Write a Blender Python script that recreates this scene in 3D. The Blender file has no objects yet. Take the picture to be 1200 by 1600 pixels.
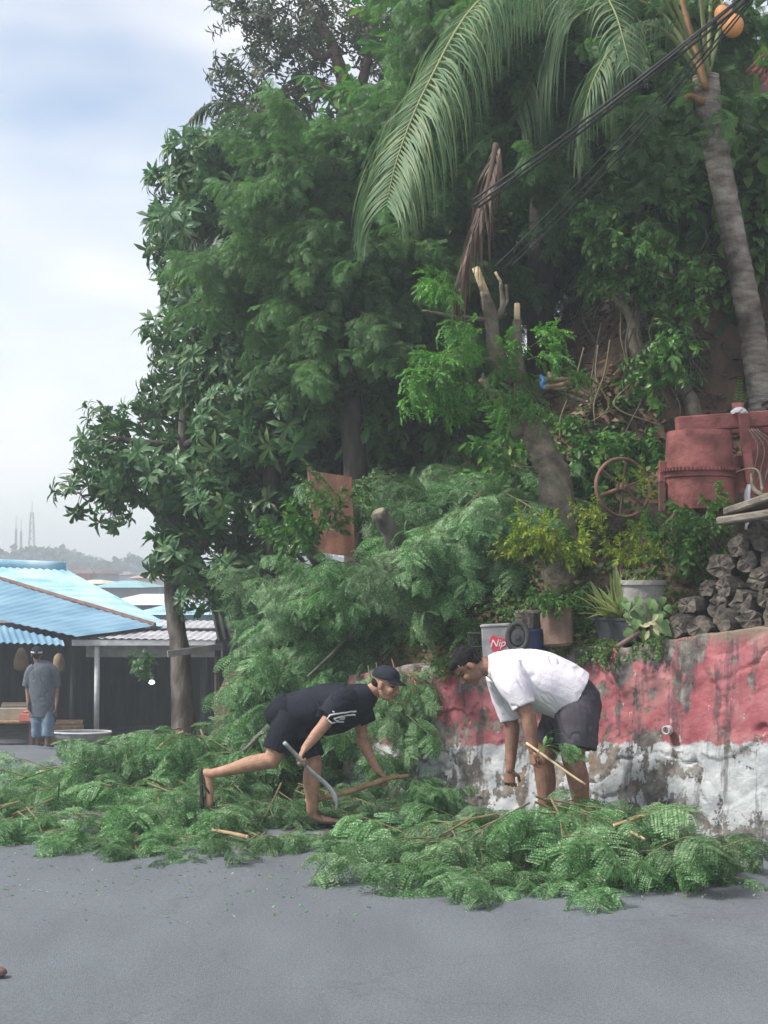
import bpy, math, random
import numpy as np
from mathutils import Vector, Matrix
R = math.radians
rng = np.random.default_rng(11)
random.seed(11)
SC = bpy.context.scene
COL = SC.collection

# ------------------------------------------------------------------ camera, sky, sun, exposure
CAM_H, FPX, PITCH = 1.78, 2300.0, math.atan(100/2300.0)
cam = bpy.data.cameras.new('camera'); camo = bpy.data.objects.new('camera', cam); COL.objects.link(camo)
camo.location = (0, 0, CAM_H); camo.rotation_euler = (R(90)+PITCH, 0, 0)
cam.sensor_fit = 'VERTICAL'; cam.sensor_height = 24; cam.lens = 24*FPX/1600
cam.clip_start = .05; cam.clip_end = 3000
SC.camera = camo
SUN_EL, SUN_AZ = R(50), R(-105)          # azimuth from +Y towards +X
world = bpy.data.worlds.new('World'); SC.world = world; world.use_nodes = True
wn, wl = world.node_tree.nodes, world.node_tree.links
wn.clear()
w_out = wn.new('ShaderNodeOutputWorld'); w_bg = wn.new('ShaderNodeBackground')
w_sky = wn.new('ShaderNodeTexSky'); w_sky.sky_type = 'NISHITA'; w_sky.sun_disc = False
w_sky.sun_elevation = SUN_EL; w_sky.sun_rotation = SUN_AZ; w_sky.air_density = 1.1; w_sky.dust_density = .6; w_sky.ozone_density = 1.6
w_tc = wn.new('ShaderNodeTexCoord'); w_map = wn.new('ShaderNodeMapping'); w_map.inputs['Scale'].default_value = (1, 1, 2.4)
w_map.inputs['Location'].default_value = (.35, 0.1, .22)
w_n = wn.new('ShaderNodeTexNoise'); w_n.inputs['Scale'].default_value = 3.6; w_n.inputs['Detail'].default_value = 3.5; w_n.inputs['Roughness'].default_value = .5
w_r = wn.new('ShaderNodeValToRGB'); w_r.color_ramp.elements[0].position = .2; w_r.color_ramp.elements[1].position = .64
w_mix = wn.new('ShaderNodeMixRGB'); w_mix.inputs[2].default_value = (6.6, 6.5, 6.55, 1)
wl.new(w_tc.outputs['Generated'], w_map.inputs['Vector']); wl.new(w_map.outputs[0], w_n.inputs['Vector'])
wl.new(w_n.outputs['Fac'], w_r.inputs['Fac']); wl.new(w_r.outputs['Color'], w_mix.inputs['Fac'])
wl.new(w_sky.outputs[0], w_mix.inputs[1]); wl.new(w_mix.outputs[0], w_bg.inputs['Color'])
w_bg.inputs['Strength'].default_value = .1
wl.new(w_bg.outputs[0], w_out.inputs['Surface'])
sun = bpy.data.lights.new('sun', 'SUN'); sun.energy = 3.3; sun.angle = R(12); sun.color = (1, .95, .87)
suno = bpy.data.objects.new('sun', sun); COL.objects.link(suno)
_sd = Vector((math.sin(SUN_AZ)*math.cos(SUN_EL), math.cos(SUN_AZ)*math.cos(SUN_EL), math.sin(SUN_EL)))
suno.rotation_euler = _sd.to_track_quat('Z', 'Y').to_euler()
SC.view_settings.view_transform = 'Standard'; SC.view_settings.look = 'None'
SC.view_settings.exposure = .84; SC.view_settings.gamma = 1
SC.render.engine = 'CYCLES'
cy = SC.cycles
cy.use_denoising = True; cy.max_bounces = 6; cy.diffuse_bounces = 3; cy.glossy_bounces = 2; cy.transmission_bounces = 4
cy.transparent_max_bounces = 8; cy.volume_bounces = 0; cy.use_adaptive_sampling = True; cy.adaptive_threshold = .02
cy.caustics_reflective = False; cy.caustics_refractive = False

# ------------------------------------------------------------------ pixel -> world
_cp, _sp = math.cos(PITCH), math.sin(PITCH)
def ray(px, py):
    dx, dz = (px-600)/FPX, (800-py)/FPX
    return np.array([dx, _cp - _sp*dz, _sp + _cp*dz])
def at(px, py, Y):
    d = ray(px, py); t = Y/d[1]
    return np.array([d[0]*t, Y, CAM_H + d[2]*t])

# ------------------------------------------------------------------ numpy noise
_perm = np.random.default_rng(3).random((64, 64, 64))
def vnoise(p):
    p = np.asarray(p, float); i = np.floor(p).astype(int); f = p - i; f = f*f*(3-2*f)
    out = 0
    for dx in (0, 1):
        for dy in (0, 1):
            for dz in (0, 1):
                w = (f[..., 0] if dx else 1-f[..., 0])*(f[..., 1] if dy else 1-f[..., 1])*(f[..., 2] if dz else 1-f[..., 2])
                out = out + w*_perm[(i[..., 0]+dx) % 64, (i[..., 1]+dy) % 64, (i[..., 2]+dz) % 64]
    return out*2-1
def fbm(p, o=4):
    p = np.asarray(p, float); s = 0; a = 1
    for k in range(o):
        s = s + a*vnoise(p*(2.03**k)+k*7.3); a *= .5
    return s

# ------------------------------------------------------------------ materials
def nd(t, n, **kw):
    x = t.nodes.new(n)
    for k, v in kw.items(): setattr(x, k, v)
    return x
def mat(name, c1, c2=None, rough=.8, scale=6, bump=.2, bscale=30, metal=0, detail=6, lo=.35, hi=.65, spec=.3, stretch=None):
    m = bpy.data.materials.new(name); m.use_nodes = True; t = m.node_tree; b = t.nodes['Principled BSDF']
    b.inputs['Roughness'].default_value = rough; b.inputs['Metallic'].default_value = metal
    b.inputs['Specular IOR Level'].default_value = spec
    tc = nd(t, 'ShaderNodeTexCoord'); src = tc.outputs['Object']
    if stretch:
        mp = nd(t, 'ShaderNodeMapping'); mp.inputs['Scale'].default_value = stretch
        t.links.new(src, mp.inputs['Vector']); src = mp.outputs[0]
    n = nd(t, 'ShaderNodeTexNoise'); n.inputs['Scale'].default_value = scale; n.inputs['Detail'].default_value = detail
    t.links.new(src, n.inputs['Vector'])
    r = nd(t, 'ShaderNodeValToRGB'); e = r.color_ramp.elements
    e[0].position = lo; e[1].position = hi; e[0].color = (*c1, 1); e[1].color = (*(c2 or c1), 1)
    t.links.new(n.outputs['Fac'], r.inputs['Fac']); t.links.new(r.outputs['Color'], b.inputs['Base Color'])
    if bump:
        n2 = nd(t, 'ShaderNodeTexNoise'); n2.inputs['Scale'].default_value = bscale; n2.inputs['Detail'].default_value = 5
        t.links.new(src, n2.inputs['Vector'])
        bp = nd(t, 'ShaderNodeBump'); bp.inputs['Strength'].default_value = bump; bp.inputs['Distance'].default_value = .02
        t.links.new(n2.outputs['Fac'], bp.inputs['Height']); t.links.new(bp.outputs[0], b.inputs['Normal'])
    return m
def leafmat(name, c1, c2, c3=None, trans=.3, rough=.5, objvar=.25, spec=.35):
    m = bpy.data.materials.new(name); m.use_nodes = True; t = m.node_tree; b = t.nodes['Principled BSDF']; o = t.nodes['Material Output']
    b.inputs['Roughness'].default_value = rough; b.inputs['Specular IOR Level'].default_value = spec
    g = nd(t, 'ShaderNodeNewGeometry'); r = nd(t, 'ShaderNodeValToRGB'); e = r.color_ramp.elements
    e[0].color = (*c1, 1); e[1].color = (*c2, 1); e[1].position = .85 if c3 else 1
    if c3:
        x = e.new(1.0); x.color = (*c3, 1); e[1].position = .72
    t.links.new(g.outputs['Random Per Island'], r.inputs['Fac'])
    oi = nd(t, 'ShaderNodeObjectInfo'); mr = nd(t, 'ShaderNodeMapRange'); mr.inputs[3].default_value = 1-objvar; mr.inputs[4].default_value = 1+objvar
    t.links.new(oi.outputs['Random'], mr.inputs[0])
    hs = nd(t, 'ShaderNodeHueSaturation'); t.links.new(mr.outputs[0], hs.inputs['Value']); t.links.new(r.outputs['Color'], hs.inputs['Color'])
    t.links.new(hs.outputs[0], b.inputs['Base Color'])
    tr = nd(t, 'ShaderNodeBsdfTranslucent'); mx = nd(t, 'ShaderNodeMixShader'); mx.inputs[0].default_value = trans
    hs2 = nd(t, 'ShaderNodeHueSaturation'); hs2.inputs['Saturation'].default_value = 1.15; hs2.inputs['Value'].default_value = 1.5
    t.links.new(hs.outputs[0], hs2.inputs['Color']); t.links.new(hs2.outputs[0], tr.inputs['Color'])
    t.links.new(b.outputs[0], mx.inputs[1]); t.links.new(tr.outputs[0], mx.inputs[2]); t.links.new(mx.outputs[0], o.inputs['Surface'])
    return m
M = {}
M['leaf_broad'] = leafmat('leaf_broad', (.035, .1, .042), (.075, .16, .06), (.14, .2, .06), .28, .42)
M['leaf_fine'] = leafmat('leaf_fine', (.035, .06, .035), (.055, .085, .04), (.09, .08, .04), .25, .45)
M['leaf_feather'] = leafmat('leaf_feather', (.055, .145, .05), (.13, .235, .08), None, .4, .5, .4)
M['leaf_cut'] = leafmat('leaf_cut', (.05, .155, .05), (.12, .245, .095), (.29, .38, .235), .33, .5, .35, .35)
M['leaf_sprout'] = leafmat('leaf_sprout', (.07, .2, .035), (.12, .29, .06), None, .38, .5)
M['leaf_lime'] = leafmat('leaf_lime', (.12, .22, .03), (.26, .34, .05), (.45, .34, .04), .38, .45)
M['leaf_shrub'] = leafmat('leaf_shrub', (.035, .12, .03), (.085, .2, .045), (.18, .28, .06), .3, .4)
M['leaf_creeper'] = leafmat('leaf_creeper', (.05, .13, .035), (.10, .2, .055), (.16, .2, .06), .3, .5)
M['leaf_cut_pale'] = leafmat('leaf_cut_pale', (.075, .165, .07), (.15, .255, .12), (.28, .36, .22), .3, .6, .3, .3)
M['leaf_palm'] = leafmat('leaf_palm', (.07, .14, .065), (.12, .2, .1), (.2, .24, .12), .3, .55, .15)
M['leaf_dry'] = leafmat('leaf_dry', (.06, .04, .034), (.13, .092, .075), (.2, .15, .12), .15, .8)
M['leaf_litter'] = leafmat('leaf_litter', (.07, .04, .028), (.17, .1, .065), (.32, .23, .17), .1, .8)
M['leaf_stripe'] = leafmat('leaf_stripe', (.12, .22, .07), (.35, .4, .17), None, .3, .45)
M['leaf_cream'] = leafmat('leaf_cream', (.5, .48, .26), (.6, .56, .36), None, .3, .45)
M['leaf_caladium'] = leafmat('leaf_caladium', (.1, .2, .06), (.16, .26, .1), (.3, .12, .08), .3, .5)
M['rachis'] = mat('rachis', (.22, .24, .09), (.16, .2, .08), .6, 8, .05)
M['rachis_green'] = mat('rachis_green', (.12, .18, .06), (.16, .2, .07), .6, 8, .05)
M['bark'] = mat('bark', (.06, .052, .046), (.17, .15, .13), .9, 9, .9, 26, stretch=(1, 1, .4))
M['bark_dark'] = mat('bark_dark', (.045, .036, .032), (.10, .08, .07), .9, 9, .9, 26, stretch=(1, 1, .4))
M['bark_red'] = mat('bark_red', (.12, .07, .06), (.2, .13, .11), .9, 9, .7, 26, stretch=(1, 1, .4))
M['bark_pale'] = mat('bark_pale', (.09, .075, .055), (.25, .215, .165), .9, 11, 1.0, 24, lo=.3, hi=.7)
M['cutwood'] = mat('cutwood', (.55, .42, .26), (.68, .55, .37), .8, 14, .2)
M['stick'] = mat('stick', (.24, .15, .08), (.4, .27, .16), .75, 14, .4, 60)
M['twig'] = mat('twig', (.12, .11, .05), (.2, .17, .09), .8, 14, .3)
# ------------------------------------------------------------------ mesh helpers
def basis(d, up=(0, 0, 1)):
    d = np.asarray(d, float); d = d/np.linalg.norm(d); up = np.asarray(up, float)
    s = np.cross(up, d); n = np.linalg.norm(s)
    if n < 1e-6: s = np.cross((0, 1, 0), d); n = np.linalg.norm(s)
    s = s/n; return np.stack([d, s, np.cross(d, s)], 1)      # columns: x=d, y=side, z=up
def rotz(a): c, s = math.cos(a), math.sin(a); return np.array([[c, -s, 0], [s, c, 0], [0, 0, 1]])
def roty(a): c, s = math.cos(a), math.sin(a); return np.array([[c, 0, s], [0, 1, 0], [-s, 0, c]])
def rotx(a): c, s = math.cos(a), math.sin(a); return np.array([[1, 0, 0], [0, c, -s], [0, s, c]])
def xf(g, Rm=None, t=(0, 0, 0), s=1.0):
    V, F = g; V = V*s
    if Rm is not None: V = V @ np.asarray(Rm).T
    return V+np.asarray(t, float), F
def cat(gs):
    Vs, Fs, n = [], {}, 0
    for V, F in gs:
        Vs.append(V)
        for f in F:
            Fs.setdefault(f.shape[1], []).append(f+n)
        n += len(V)
    return np.concatenate(Vs), [np.concatenate(v) for v in Fs.values()]
def catmull(P, n):
    P = np.asarray(P, float)
    if P.ndim == 1: P = P[:, None]
    m = len(P)
    if m == 2:
        t = np.linspace(0, 1, n)[:, None]; return P[0]*(1-t)+P[1]*t
    Q = np.vstack([2*P[0]-P[1], P, 2*P[-1]-P[-2]])
    u = np.linspace(0, m-1, n); i = np.minimum(u.astype(int), m-2); t = (u-i)[:, None]
    a, b, c, d = Q[i], Q[i+1], Q[i+2], Q[i+3]
    return .5*((2*b)+(c-a)*t+(2*a-5*b+4*c-d)*t*t+(3*b-a-3*c+d)*t**3)
def loft(P, r1, r2=None, side=None, seg=8, n=None, cap=True, round_ends=False, wob=0):
    P = np.asarray(P, float); r1 = np.asarray(r1, float)*np.ones(len(P)); r2 = r1 if r2 is None else np.asarray(r2, float)*np.ones(len(P))
    if n: P, r1, r2 = catmull(P, n), np.maximum(catmull(r1, n)[:, 0], 1e-4), np.maximum(catmull(r2, n)[:, 0], 1e-4)
    T = np.gradient(P, axis=0); T /= np.linalg.norm(T, axis=1)[:, None]+1e-12
    if round_ends:
        a = np.linspace(0, 1, 5)[:-1]
        def capends(p, t, q1, q2, sgn):
            k = np.sqrt(1-a**2)[::-1]; o = a[::-1]
            return [p+sgn*t*o_*max(min(q1, q2), 1e-4) for o_ in o], [q1*kk for kk in k], [q2*kk for kk in k]
        s0 = capends(P[0], T[0], r1[0], r2[0], -1); s1 = capends(P[-1], T[-1], r1[-1], r2[-1], 1)
        P = np.vstack([s0[0][:-1], P, s1[0][:-1][::-1]]); T = np.vstack([[T[0]]*3, T, [T[-1]]*3])
        r1 = np.concatenate([s0[1][:-1], r1, s1[1][:-1][::-1]]); r2 = np.concatenate([s0[2][:-1], r2, s1[2][:-1][::-1]])
    m = len(P)
    if side is None:
        s = np.cross(T[0], (0, 0, 1)); 
        if np.linalg.norm(s) < .1: s = np.cross(T[0], (0, 1, 0))
        S = []
        for k in range(m):
            s = s-T[k]*np.dot(s, T[k]); s = s/(np.linalg.norm(s)+1e-9); S.append(s)
        S = np.array(S)
    else:
        S = np.asarray(side, float)*np.ones((m, 3)); S = S-T*np.sum(S*T, 1)[:, None]; S /= np.linalg.norm(S, axis=1)[:, None]
    U = np.cross(S, T)
    th = np.linspace(0, 2*np.pi, seg, endpoint=False)
    rad = 1+wob*rng.standard_normal((m, seg)) if wob else np.ones((m, seg))
    V = P[:, None]+(np.cos(th)[None]*r1[:, None]*rad)[..., None]*S[:, None]+(np.sin(th)[None]*r2[:, None]*rad)[..., None]*U[:, None]
    V = V.reshape(-1, 3)
    i = np.arange(m-1)[:, None]*seg; j = np.arange(seg)[None]; j2 = (j+1) % seg
    F = [np.stack([i+j, i+seg+j, i+seg+j2, i+j2], -1).reshape(-1, 4)]
    if cap:
        c0, c1 = len(V), len(V)+1; V = np.vstack([V, P[0], P[-1]])
        jj = np.arange(seg); k2 = (jj+1) % seg; b = (m-1)*seg
        F.append(np.stack([np.full(seg, c0), jj, k2], -1)); F.append(np.stack([np.full(seg, c1), b+k2, b+jj], -1))
    return V, F
def box(c, s, Rm=None, bev=0):
    x, y, z = np.asarray(s, float)/2
    if bev:
        b = min(bev, x*.9, y*.9, z*.9); V = []
        for sx in (-1, 1):
            for sy in (-1, 1):
                for sz in (-1, 1):
                    V += [(sx*(x-b), sy*(y-b), sz*z), (sx*(x-b), sy*y, sz*(z-b)), (sx*x, sy*(y-b), sz*(z-b))]
        V = np.array(V); ix = lambda sx, sy, sz, k: ((sx*2+sy)*2+sz)*3+k
        Q, Tt = [], []
        for a in (0, 1):
            Q += [[ix(0, 0, a, 0), ix(1, 0, a, 0), ix(1, 1, a, 0), ix(0, 1, a, 0)], [ix(0, a, 0, 1), ix(1, a, 0, 1), ix(1, a, 1, 1), ix(0, a, 1, 1)],
                  [ix(a, 0, 0, 2), ix(a, 1, 0, 2), ix(a, 1, 1, 2), ix(a, 0, 1, 2)]]
            for b2 in (0, 1):
                Q += [[ix(0, a, b2, 0), ix(1, a, b2, 0), ix(1, a, b2, 1), ix(0, a, b2, 1)], [ix(a, 0, b2, 0), ix(a, 1, b2, 0), ix(a, 1, b2, 2), ix(a, 0, b2, 2)],
                      [ix(a, b2, 0, 1), ix(a, b2, 1, 1), ix(a, b2, 1, 2), ix(a, b2, 0, 2)]]
                for c2 in (0, 1): Tt.append([ix(a, b2, c2, 0), ix(a, b2, c2, 1), ix(a, b2, c2, 2)])
        Q, Tt = np.array(Q), np.array(Tt)
        def fix(F):
            for k, f in enumerate(F):
                n = np.cross(V[f[1]]-V[f[0]], V[f[2]]-V[f[0]])
                if np.dot(n, V[f].mean(0)) < 0: F[k] = f[::-1]
            return F
        g = (V, [fix(Q), fix(Tt)])
    else:
        V = np.array([(a, b, c_) for a in (-x, x) for b in (-y, y) for c_ in (-z, z)])
        g = (V, [np.array([[0, 1, 3, 2], [4, 6, 7, 5], [0, 4, 5, 1], [2, 3, 7, 6], [0, 2, 6, 4], [1, 5, 7, 3]])])
    return xf(g, Rm, c)
def lathe(prof, seg=24, c=(0, 0, 0), Rm=None, cap=True):
    P = np.array([(0, 0, z) for r, z in prof], float); th = np.linspace(0, 2*np.pi, seg, endpoint=False)
    V = np.concatenate([np.stack([np.cos(th)*r, np.sin(th)*r, np.full(seg, z)], 1) for r, z in prof]); m = len(prof)
    i = np.arange(m-1)[:, None]*seg; j = np.arange(seg)[None]; j2 = (j+1) % seg
    F = [np.stack([i+j, i+j2, i+seg+j2, i+seg+j], -1).reshape(-1, 4)]
    if cap:
        n = len(V); V = np.vstack([V, P[0], P[-1]]); jj = np.arange(seg); k2 = (jj+1) % seg; b = (m-1)*seg
        F += [np.stack([np.full(seg, n), k2, jj], -1), np.stack([np.full(seg, n+1), b+jj, b+k2], -1)]
    return xf((V, F), Rm, c)
def ball(c, r, Rm=None, seg=14, rings=9):
    th = np.linspace(-np.pi/2, np.pi/2, rings+2)
    prof = [(math.cos(t), math.sin(t)) for t in th[1:-1]]; V, F = lathe(prof, seg); V[-2:] = [(0, 0, -1), (0, 0, 1)]
    return xf((V*np.asarray(r, float), F), Rm, c)
def mesh(name, g, mats, mi=None, smooth=False, uv=None):
    V, F = g; me = bpy.data.meshes.new(name)
    if not isinstance(mats, (list, tuple)): mats = [mats]
    for m in mats: me.materials.append(M[m] if isinstance(m, str) else m)
    F = [f for f in F if len(f)]
    idx = np.concatenate([f.reshape(-1) for f in F]).astype(np.int32)
    tot = np.concatenate([np.full(len(f), f.shape[1]) for f in F]); st = np.concatenate([[0], np.cumsum(tot)[:-1]]).astype(np.int32)
    me.vertices.add(len(V)); me.vertices.foreach_set('co', np.ascontiguousarray(V, np.float32).reshape(-1))
    me.loops.add(len(idx)); me.loops.foreach_set('vertex_index', idx)
    me.polygons.add(len(st)); me.polygons.foreach_set('loop_start', st)
    if mi is not None: me.polygons.foreach_set('material_index', np.asarray(mi, np.int32))
    me.polygons.foreach_set('use_smooth', np.full(len(st), bool(smooth)))
    if uv is not None:
        l = me.uv_layers.new(name='UVMap'); l.data.foreach_set('uv', np.ascontiguousarray(uv[idx], np.float32).reshape(-1))
    me.update(calc_edges=True); me.validate()
    return me
def multi(parts):          # [(geo, material index)] -> geo, per-face index (faces grouped as in cat)
    g = cat([p[0] for p in parts]); by = {}
    for (V, F), k in parts:
        for f in F: by.setdefault(f.shape[1], []).append(np.full(len(f), k))
    return g, np.concatenate([np.concatenate(v) for v in by.values()])
def obj(name, me, parent=None, loc=None):
    o = bpy.data.objects.new(name, me); COL.objects.link(o)
    if parent is not None: o.parent = parent
    if loc is not None: o.location = loc
    return o
def tag(o, label=None, cat_=None, group=None, kind=None):
    if label: o['label'] = label
    if cat_: o['category'] = cat_
    if group: o['group'] = group
    if kind: o['kind'] = kind
    return o
def thing(name, label, cat_, loc=(0, 0, 0), group=None):
    o = obj(name, None, None, [float(c) for c in loc]); o.empty_display_size = .1
    return tag(o, label, cat_, group)
def part(name, g, mats, parent, mi=None, smooth=False, uv=None, world=True):
    V, F = g
    if world and parent is not None:
        L = np.array(parent.location) + (np.array(parent.parent.location) if parent.parent else 0); V = V-L
    return obj(name, mesh(name, (V, F), mats, mi, smooth, uv), parent)
def place(o, loc, Rm=None, s=1.0):
    o.location = [float(c) for c in loc]
    if Rm is not None: o.rotation_euler = Matrix(np.asarray(Rm).tolist()).to_euler()
    o.scale = (s, s, s) if np.isscalar(s) else s
    return o
def copy_tree(o, parent=None):
    c = o.copy(); COL.objects.link(c); c.parent = parent
    for ch in list(o.children): copy_tree(ch, c)
    return c

# ------------------------------------------------------------------ terrain
TY = np.array([-30, 3.9, 9.63, 11.6, 13, 16, 20, 30, 45, 70, 500.]); TX = np.array([47.9, 9.03, 2.46, .2, -1.2, -2.1, -2.2, -1.0, 4, 12, 120.])
def toe(y): return np.interp(y, TY, TX)
def base(y):
    y = np.asarray(y, float)
    z = -np.interp(y, [10, 12, 23.7, 40, 60, 90, 200, 300, 420], [0, .06, .98, 2.25, 3.1, 4, 4.5, 2.5, 0]); return z
def sdist(x, y):
    d = (toe(y+.05)-toe(y-.05))/.1; return (x-toe(y))/np.sqrt(1+d*d)
def H(x, y, noise=True):
    x, y = np.asarray(x, float), np.asarray(y, float); s = sdist(x, y)
    h = np.interp(s, [.17, .3, .45, .9, 2.2, 3.0, 6, 9, 14, 40], [0, .9, 1.22, 1.62, 2.75, 3.45, 7.7, 9.6, 10.5, 10.5])
    far = np.interp(y, [12.5, 17, 24, 45, 90], [1, 1, .9, .5, .15]); h = h*far
    z = base(y)+h
    if noise:
        p = np.stack([x, y, 0*x], -1); z = z+fbm(p*1.3, 4)*.13*np.clip(s*1.5-.5, 0, 1)
    return z
_tt = np.linspace(0, 1, 420)**1.3
def hit(px, py, off=0.0, dmin=8.0, dmax=60):
    d = ray(px, py); t = dmin+(dmax-dmin)*_tt; x = d[0]*t/d[1]; z = CAM_H+d[2]*t/d[1]
    k = np.nonzero(z < H(x, t, False)+off)[0]; k = k[0] if len(k) else -1
    return np.array([x[k], t[k], z[k]])
def sheet(us, vs, fn):
    U, Vv = np.meshgrid(us, vs, indexing='ij'); P = fn(U, Vv).reshape(-1, 3); a, b = len(us), len(vs)
    i = (np.arange(a-1)[:, None]*b+np.arange(b-1)[None]).reshape(-1)
    return P, [np.stack([i, i+b, i+b+1, i+1], -1)]

# ------------------------------------------------------------------ leaf builders (grow along +X, up +Z)
def blade(L, W, droop=.3, fold=.15, n=3, shape=None):
    t = np.linspace(0, 1, n+1); a = -droop*t*1.2
    seg = L/n; x = np.concatenate([[0], np.cumsum(np.cos(a[1:])*seg)]); z = np.concatenate([[0], np.cumsum(np.sin(a[1:])*seg)])
    w = W/2*np.interp(t, *(shape or ([0, .3, .6, .85, 1], [.12, .85, 1, .6, .03])))
    V = np.concatenate([np.stack([x, w, z+fold*w], 1), np.stack([x, 0*x, z], 1), np.stack([x, -w, z+fold*w], 1)]); m = n+1
    i = np.arange(n); F = np.concatenate([np.stack([i, m+i, m+i+1, i+1], 1), np.stack([m+i, 2*m+i, 2*m+i+1, m+i+1], 1)])
    return V, [F]
def leaflets(P, T, L, W, ang, sidev, jit=.1):
    """many narrow diamond leaflets along points P; both sides. vectorised"""
    n = len(P); out = []
    for s in (1, -1):
        d = T*math.cos(ang)+sidev*s*math.sin(ang)+rng.normal(0, jit, (n, 3)); d /= np.linalg.norm(d, axis=1)[:, None]
        w = np.cross(d, np.cross(T, sidev)); w /= np.linalg.norm(w, axis=1)[:, None]+1e-9
        l = L[:, None] if np.ndim(L) else L
        a = P; b = P+d*l*.5+w*W/2; c = P+d*l; e = P+d*l*.5-w*W/2
        out.append(np.stack([a, b, c, e], 1).reshape(-1, 3))
    V = np.concatenate(out); F = np.arange(len(V)).reshape(-1, 4)
    return V, [F]
def bipinnate(L=.28, pairs=7, pin=.115, nl=11, droop=.5, close=0.0, lw=.011, ll=.02):
    gs = []; t = np.linspace(0, 1, pairs*2+4); a = -droop*t
    x = np.concatenate([[0], np.cumsum(np.cos(a[1:]))])*L/len(t); z = np.concatenate([[0], np.cumsum(np.sin(a[1:]))])*L/len(t); C = np.stack([x, 0*x, z], 1)
    gs.append(loft(C[::2], np.linspace(.0022, .001, len(C[::2])), seg=3, cap=False))
    for k in range(pairs):
        i = 3+2*k; p = C[min(i, len(C)-1)]; al = a[min(i, len(a)-1)]
        pl = pin*(.7+.3*math.sin(math.pi*(k+.8)/pairs))*rng.uniform(.85, 1.1)
        for s in (1, -1):
            ang = R(rng.uniform(48, 66)); d0 = np.array([math.cos(ang)*math.cos(al), s*math.sin(ang), math.cos(ang)*math.sin(al)])
            u = np.linspace(0.06, 1, nl); dr = rng.uniform(.25, .8)+close
            Q = p+u[:, None]*pl*d0+np.stack([0*u, 0*u, -dr*pl*.5*u*u], 1)
            T = np.gradient(Q, axis=0); T /= np.linalg.norm(T, axis=1)[:, None]
            side = np.cross(T, (0, 0, 1)); side /= np.linalg.norm(side, axis=1)[:, None]
            tilt = rng.normal(0, .35)+s*.2; up = np.cross(side, T); side = side*math.cos(tilt)+up*math.sin(tilt)
            gs.append(leaflets(Q, T, ll*np.interp(u, [0, .2, .8, 1], [.7, 1, 1, .6]), lw, R(62), side, .06))
    return cat(gs)
def pinnate(L=.3, pairs=7, ll=.06, lw=.03, droop=.5, n=2):
    gs = []; t = np.linspace(0, 1, pairs+3); a = -droop*t
    x = np.concatenate([[0], np.cumsum(np.cos(a[1:]))])*L/len(t); z = np.concatenate([[0], np.cumsum(np.sin(a[1:]))])*L/len(t); C = np.stack([x, 0*x, z], 1)
    gs.append(loft(C[::2], .0018, seg=3, cap=False))
    for k in range(pairs):
        for s in (1, -1):
            gs.append(xf(blade(ll*rng.uniform(.8, 1.1), lw, rng.uniform(.1, .6), .1, n), rotz(s*R(rng.uniform(52, 72))) @ roty(rng.uniform(-.1, .4)) @ rotx(rng.normal(0, .3)), C[k+2]))
    gs.append(xf(blade(ll, lw, .3, .1, n), roty(droop), C[-1]))
    return cat(gs)
def rosette(n=10, L=.2, W=.062, twig=.12):
    gs = []
    for k in range(n):
        az = k*2.4+rng.uniform(-.3, .3); el = rng.uniform(-.55, .75)
        Rm = rotz(0) @ rotx(az) @ roty(-(R(90)-abs(el)*.7-.25)*.95) 
        gs.append(xf(blade(L*rng.uniform(.75, 1.1), W, rng.uniform(.5, 1.2), .25, 3, ([0, .35, .7, .9, 1], [.15, .7, 1, .7, .04])), rotx(az) @ roty(rng.uniform(.35, 1.25)), (twig+rng.uniform(-.05, .02), 0, 0)))
    return cat(gs)
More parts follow.
